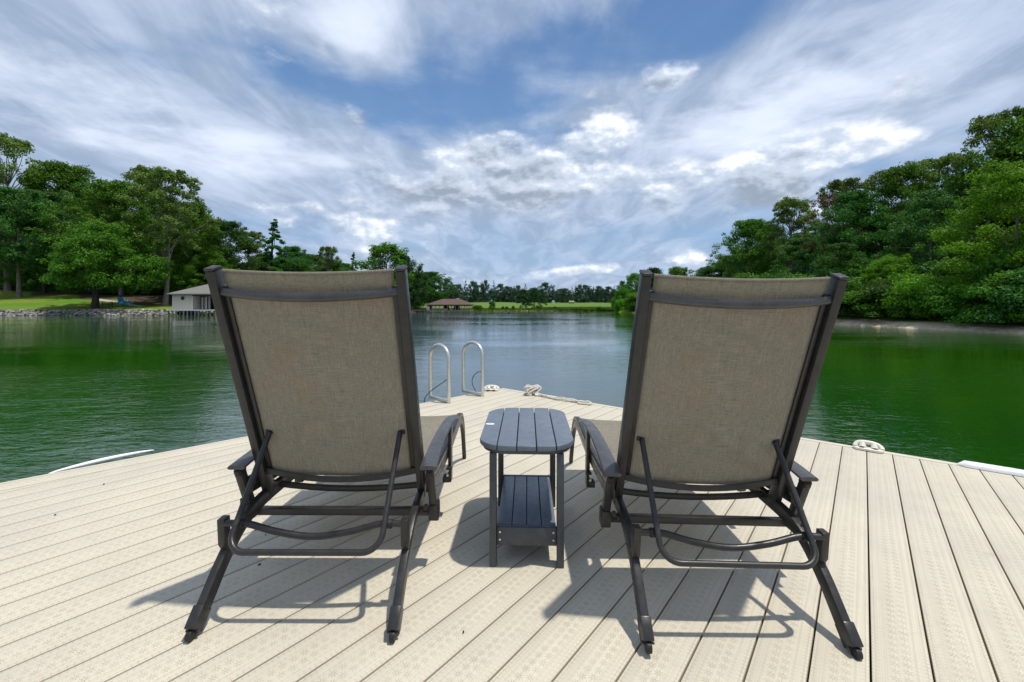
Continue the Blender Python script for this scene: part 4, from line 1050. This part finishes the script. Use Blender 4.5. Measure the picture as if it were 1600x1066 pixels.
ph = [at(209, 463.5, 62), at(214, 467, 62), at(222, 469.7, 62), at(231, 470.5, 62), at(240, 468.8, 62), at(248, 465.5, 62)]
hm = empty('hammock', tuple(ph[2])); tag(hm, 'pale rope hammock slung between two trunks left of the boathouse', 'hammock')
M_HAM = simple('hammock_canvas', (.42, .37, .28), .9, .1, 6)
sp = spline(ph, 5); v = []
for i, p in enumerate(sp):
    wq = .04 + .42 * math.sin(PI * i / (len(sp) - 1))
    for j in range(5):
        q = -1 + j / 2; v.append((p.x - ph[2].x, q * wq, p.z - ph[2].z + .10 * q * q))
f = [(i * 5 + j, i * 5 + j + 1, i * 5 + 6 + j, i * 5 + 5 + j) for i in range(len(sp) - 1) for j in range(4)]
h1 = mesh_obj('hammock_bed', v, f, M_HAM, hm, smooth=True); h1.modifiers.new('t', 'SOLIDIFY').thickness = .05
def path_pts():
    pts = [(-64, 66.0), (-59, 63.8), (-56, 62.3), (-53.5, 60.6), (-51.2, 59.4)]
    return pts
pp = path_pts(); V = []; F = []
for i, (a, b) in enumerate(pp):
    for s in (-.45, .45): V.append((a + s * .3, b + s, hz(a + s * .3, b + s) + .05))
for i in range(len(pp) - 1): F.append((2 * i, 2 * i + 1, 2 * i + 3, 2 * i + 2))
tag(mesh_obj('garden_path', V, F, simple('pale_concrete', (.42, .40, .36), .9, .08, 3)), kind='structure', label='pale garden path crossing the lawn')

# ---------------------------------------------------------------- far boathouse
YF = 69.5; k = YF / FP
fb = empty('far_boathouse', ((702 - 800) * k, YF, WL)); tag(fb, 'open boathouse with a red-brown hip roof standing far out on the lake', 'boathouse')
def LF(px, py): return ((px - 702) * k, CH - (py - HZ) * k - WL)
zd = LF(0, 485.3)[1]; ze = LF(0, 476)[1]; zr = LF(0, 468.2)[1]
hip_roof(0, 2.2, 35 * k, 3.0, ze, zr + .12, 14 * k, M_ROOFR, par=fb)
MB().box(0, 2.2, zd - .06, 66 * k, 5.6, .12).build('platform', M_PILE, fb)
MB().box(LF(669.5, 0)[0], 1.0, (zd + ze) / 2, 4.4 * k, 2.6, ze - zd - .13).build('store_room', M_CWALL, fb)
for i, px_ in enumerate((676, 681, 687.5, 694, 700, 706, 712, 717, 721, 726, 730, 734.5)):
    MB().box(LF(px_, 0)[0], -.45 + .1 * (i % 2), (zd + ze) / 2 - .02, .10, .10, ze - zd - .04).build('post', simple('tan_post', (.34, .27, .18), .8) if i == 0 else bpy.data.materials['tan_post'], fb)
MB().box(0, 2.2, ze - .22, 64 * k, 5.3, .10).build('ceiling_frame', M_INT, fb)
for i in range(26):
    px_ = 667 + i * 2.75; MB().cyl((LF(px_, 0)[0], -.5 + .12 * (i % 3), -.5), (LF(px_, 0)[0], -.5, zd + (.06 if i % 3 else .22)), .075, 6).build('pile', M_PILE if i % 3 else M_WOODB, fb)
def boat(px_, Lw, m, label):
    e = empty('moored_boat', ((px_ - 800) * k, YF + .8, WL + .12)); h = []
    for i in range(7):
        q = i / 6; w_ = Lw * (1 - .5 * max(0, q - .5) ** 2 * 4 * .8); h.append((q * 3.0, w_))
    v = []
    for yy, w_ in h: v += [(-w_ / 2, yy, .55), (-w_ / 3, yy, .08), (w_ / 3, yy, .08), (w_ / 2, yy, .55)]
    f = [(0, 1, 2, 3), tuple(24 + i for i in (3, 2, 1, 0))] + [(i * 4 + j, i * 4 + (j + 1) % 4, i * 4 + 4 + (j + 1) % 4, i * 4 + 4 + j) for i in range(6) for j in range(4)]
    mesh_obj('hull', v, f, m, e)
    MB().tube(spline([(0, .1, .6), (0, .8, .78), (0, 1.8, .85), (0, 2.8, .6)], 3), [.15] + [Lw * .36] * 8 + [.1], 8).build('cover', simple('boat_cover', (.02, .03, .06), .6), e, smooth=True)
    return tag(e, label, 'boat', 'covered boats in the far boathouse')
boat(694, 1.0, M_WHITE, 'covered boat with pale hull in the left bay of the far boathouse')
boat(711, 1.15, simple('navy_hull', (.015, .02, .05), .4), 'navy covered boat in the middle bay of the far boathouse')
# low pier left of it
pr_ = empty('low_pier', ((656 - 800) * k, YF + 1, WL)); tag(pr_, 'low wooden pier reaching the far boathouse from the left bank', 'pier')
MB().box(-.2, .5, .40, 2.8, 1.1, .08).build('pier_deck', M_WOODB, pr_)
for i in range(6): MB().cyl((-1.4 + i * .5, 0, -.4), (-1.4 + i * .5, 0, .5), .05, 6).build('pile', M_WOODB, pr_)
# specks: buoys, white shed on the field, round bales
for px_, py_, lb in ((795, 489.5, 'small dark buoy floating left of the far tree pair'), (907, 491, 'small dark buoy floating nearer the right chair')):
    Yd = FP * (CH - WL) / (py_ - HZ); X_ = (px_ - 800) * Yd / FP
    v = MB().tube([(0, 0, -.1), (0, 0, .05), (0, 0, .18), (0, 0, .24)], [.05, .11, .10, .02], 10).build('buoy', M_BLACK, smooth=True); v.location = (X_, Yd, WL); tag(v, lb, 'buoy', 'buoys on the lake')
p = at(864.5, 474, 150); z = hz(p.x, p.y)
e = empty('field_shed', (p.x, p.y, z)); tag(e, 'small white shed on the field edge under the far trees', 'shed')
MB().box(0, 0, .4, .8, .8, .8).build('wall', M_WHITE, e)
mesh_obj('roof', [(-.5, -.5, .8), (.5, -.5, .8), (.5, .5, .8), (-.5, .5, .8), (0, -.5, 1.2), (0, .5, 1.2)], [(0, 1, 4), (2, 3, 5), (1, 2, 5, 4), (3, 0, 4, 5), (0, 3, 2, 1)], M_WHITE, e)
for px_, lb in ((891, 'pale hay bale on the far field, left one'), (895, 'pale hay bale on the far field, right one')):
    p = at(px_, 474, 148); o = MB().cyl((-.45, 0, .42), (.45, 0, .42), .45, 12).build('hay_bale', simple('straw', (.4, .33, .22), .9)); o.location = (p.x, p.y, hz(p.x, p.y)); tag(o, lb, 'hay bale', 'bales on the far field')
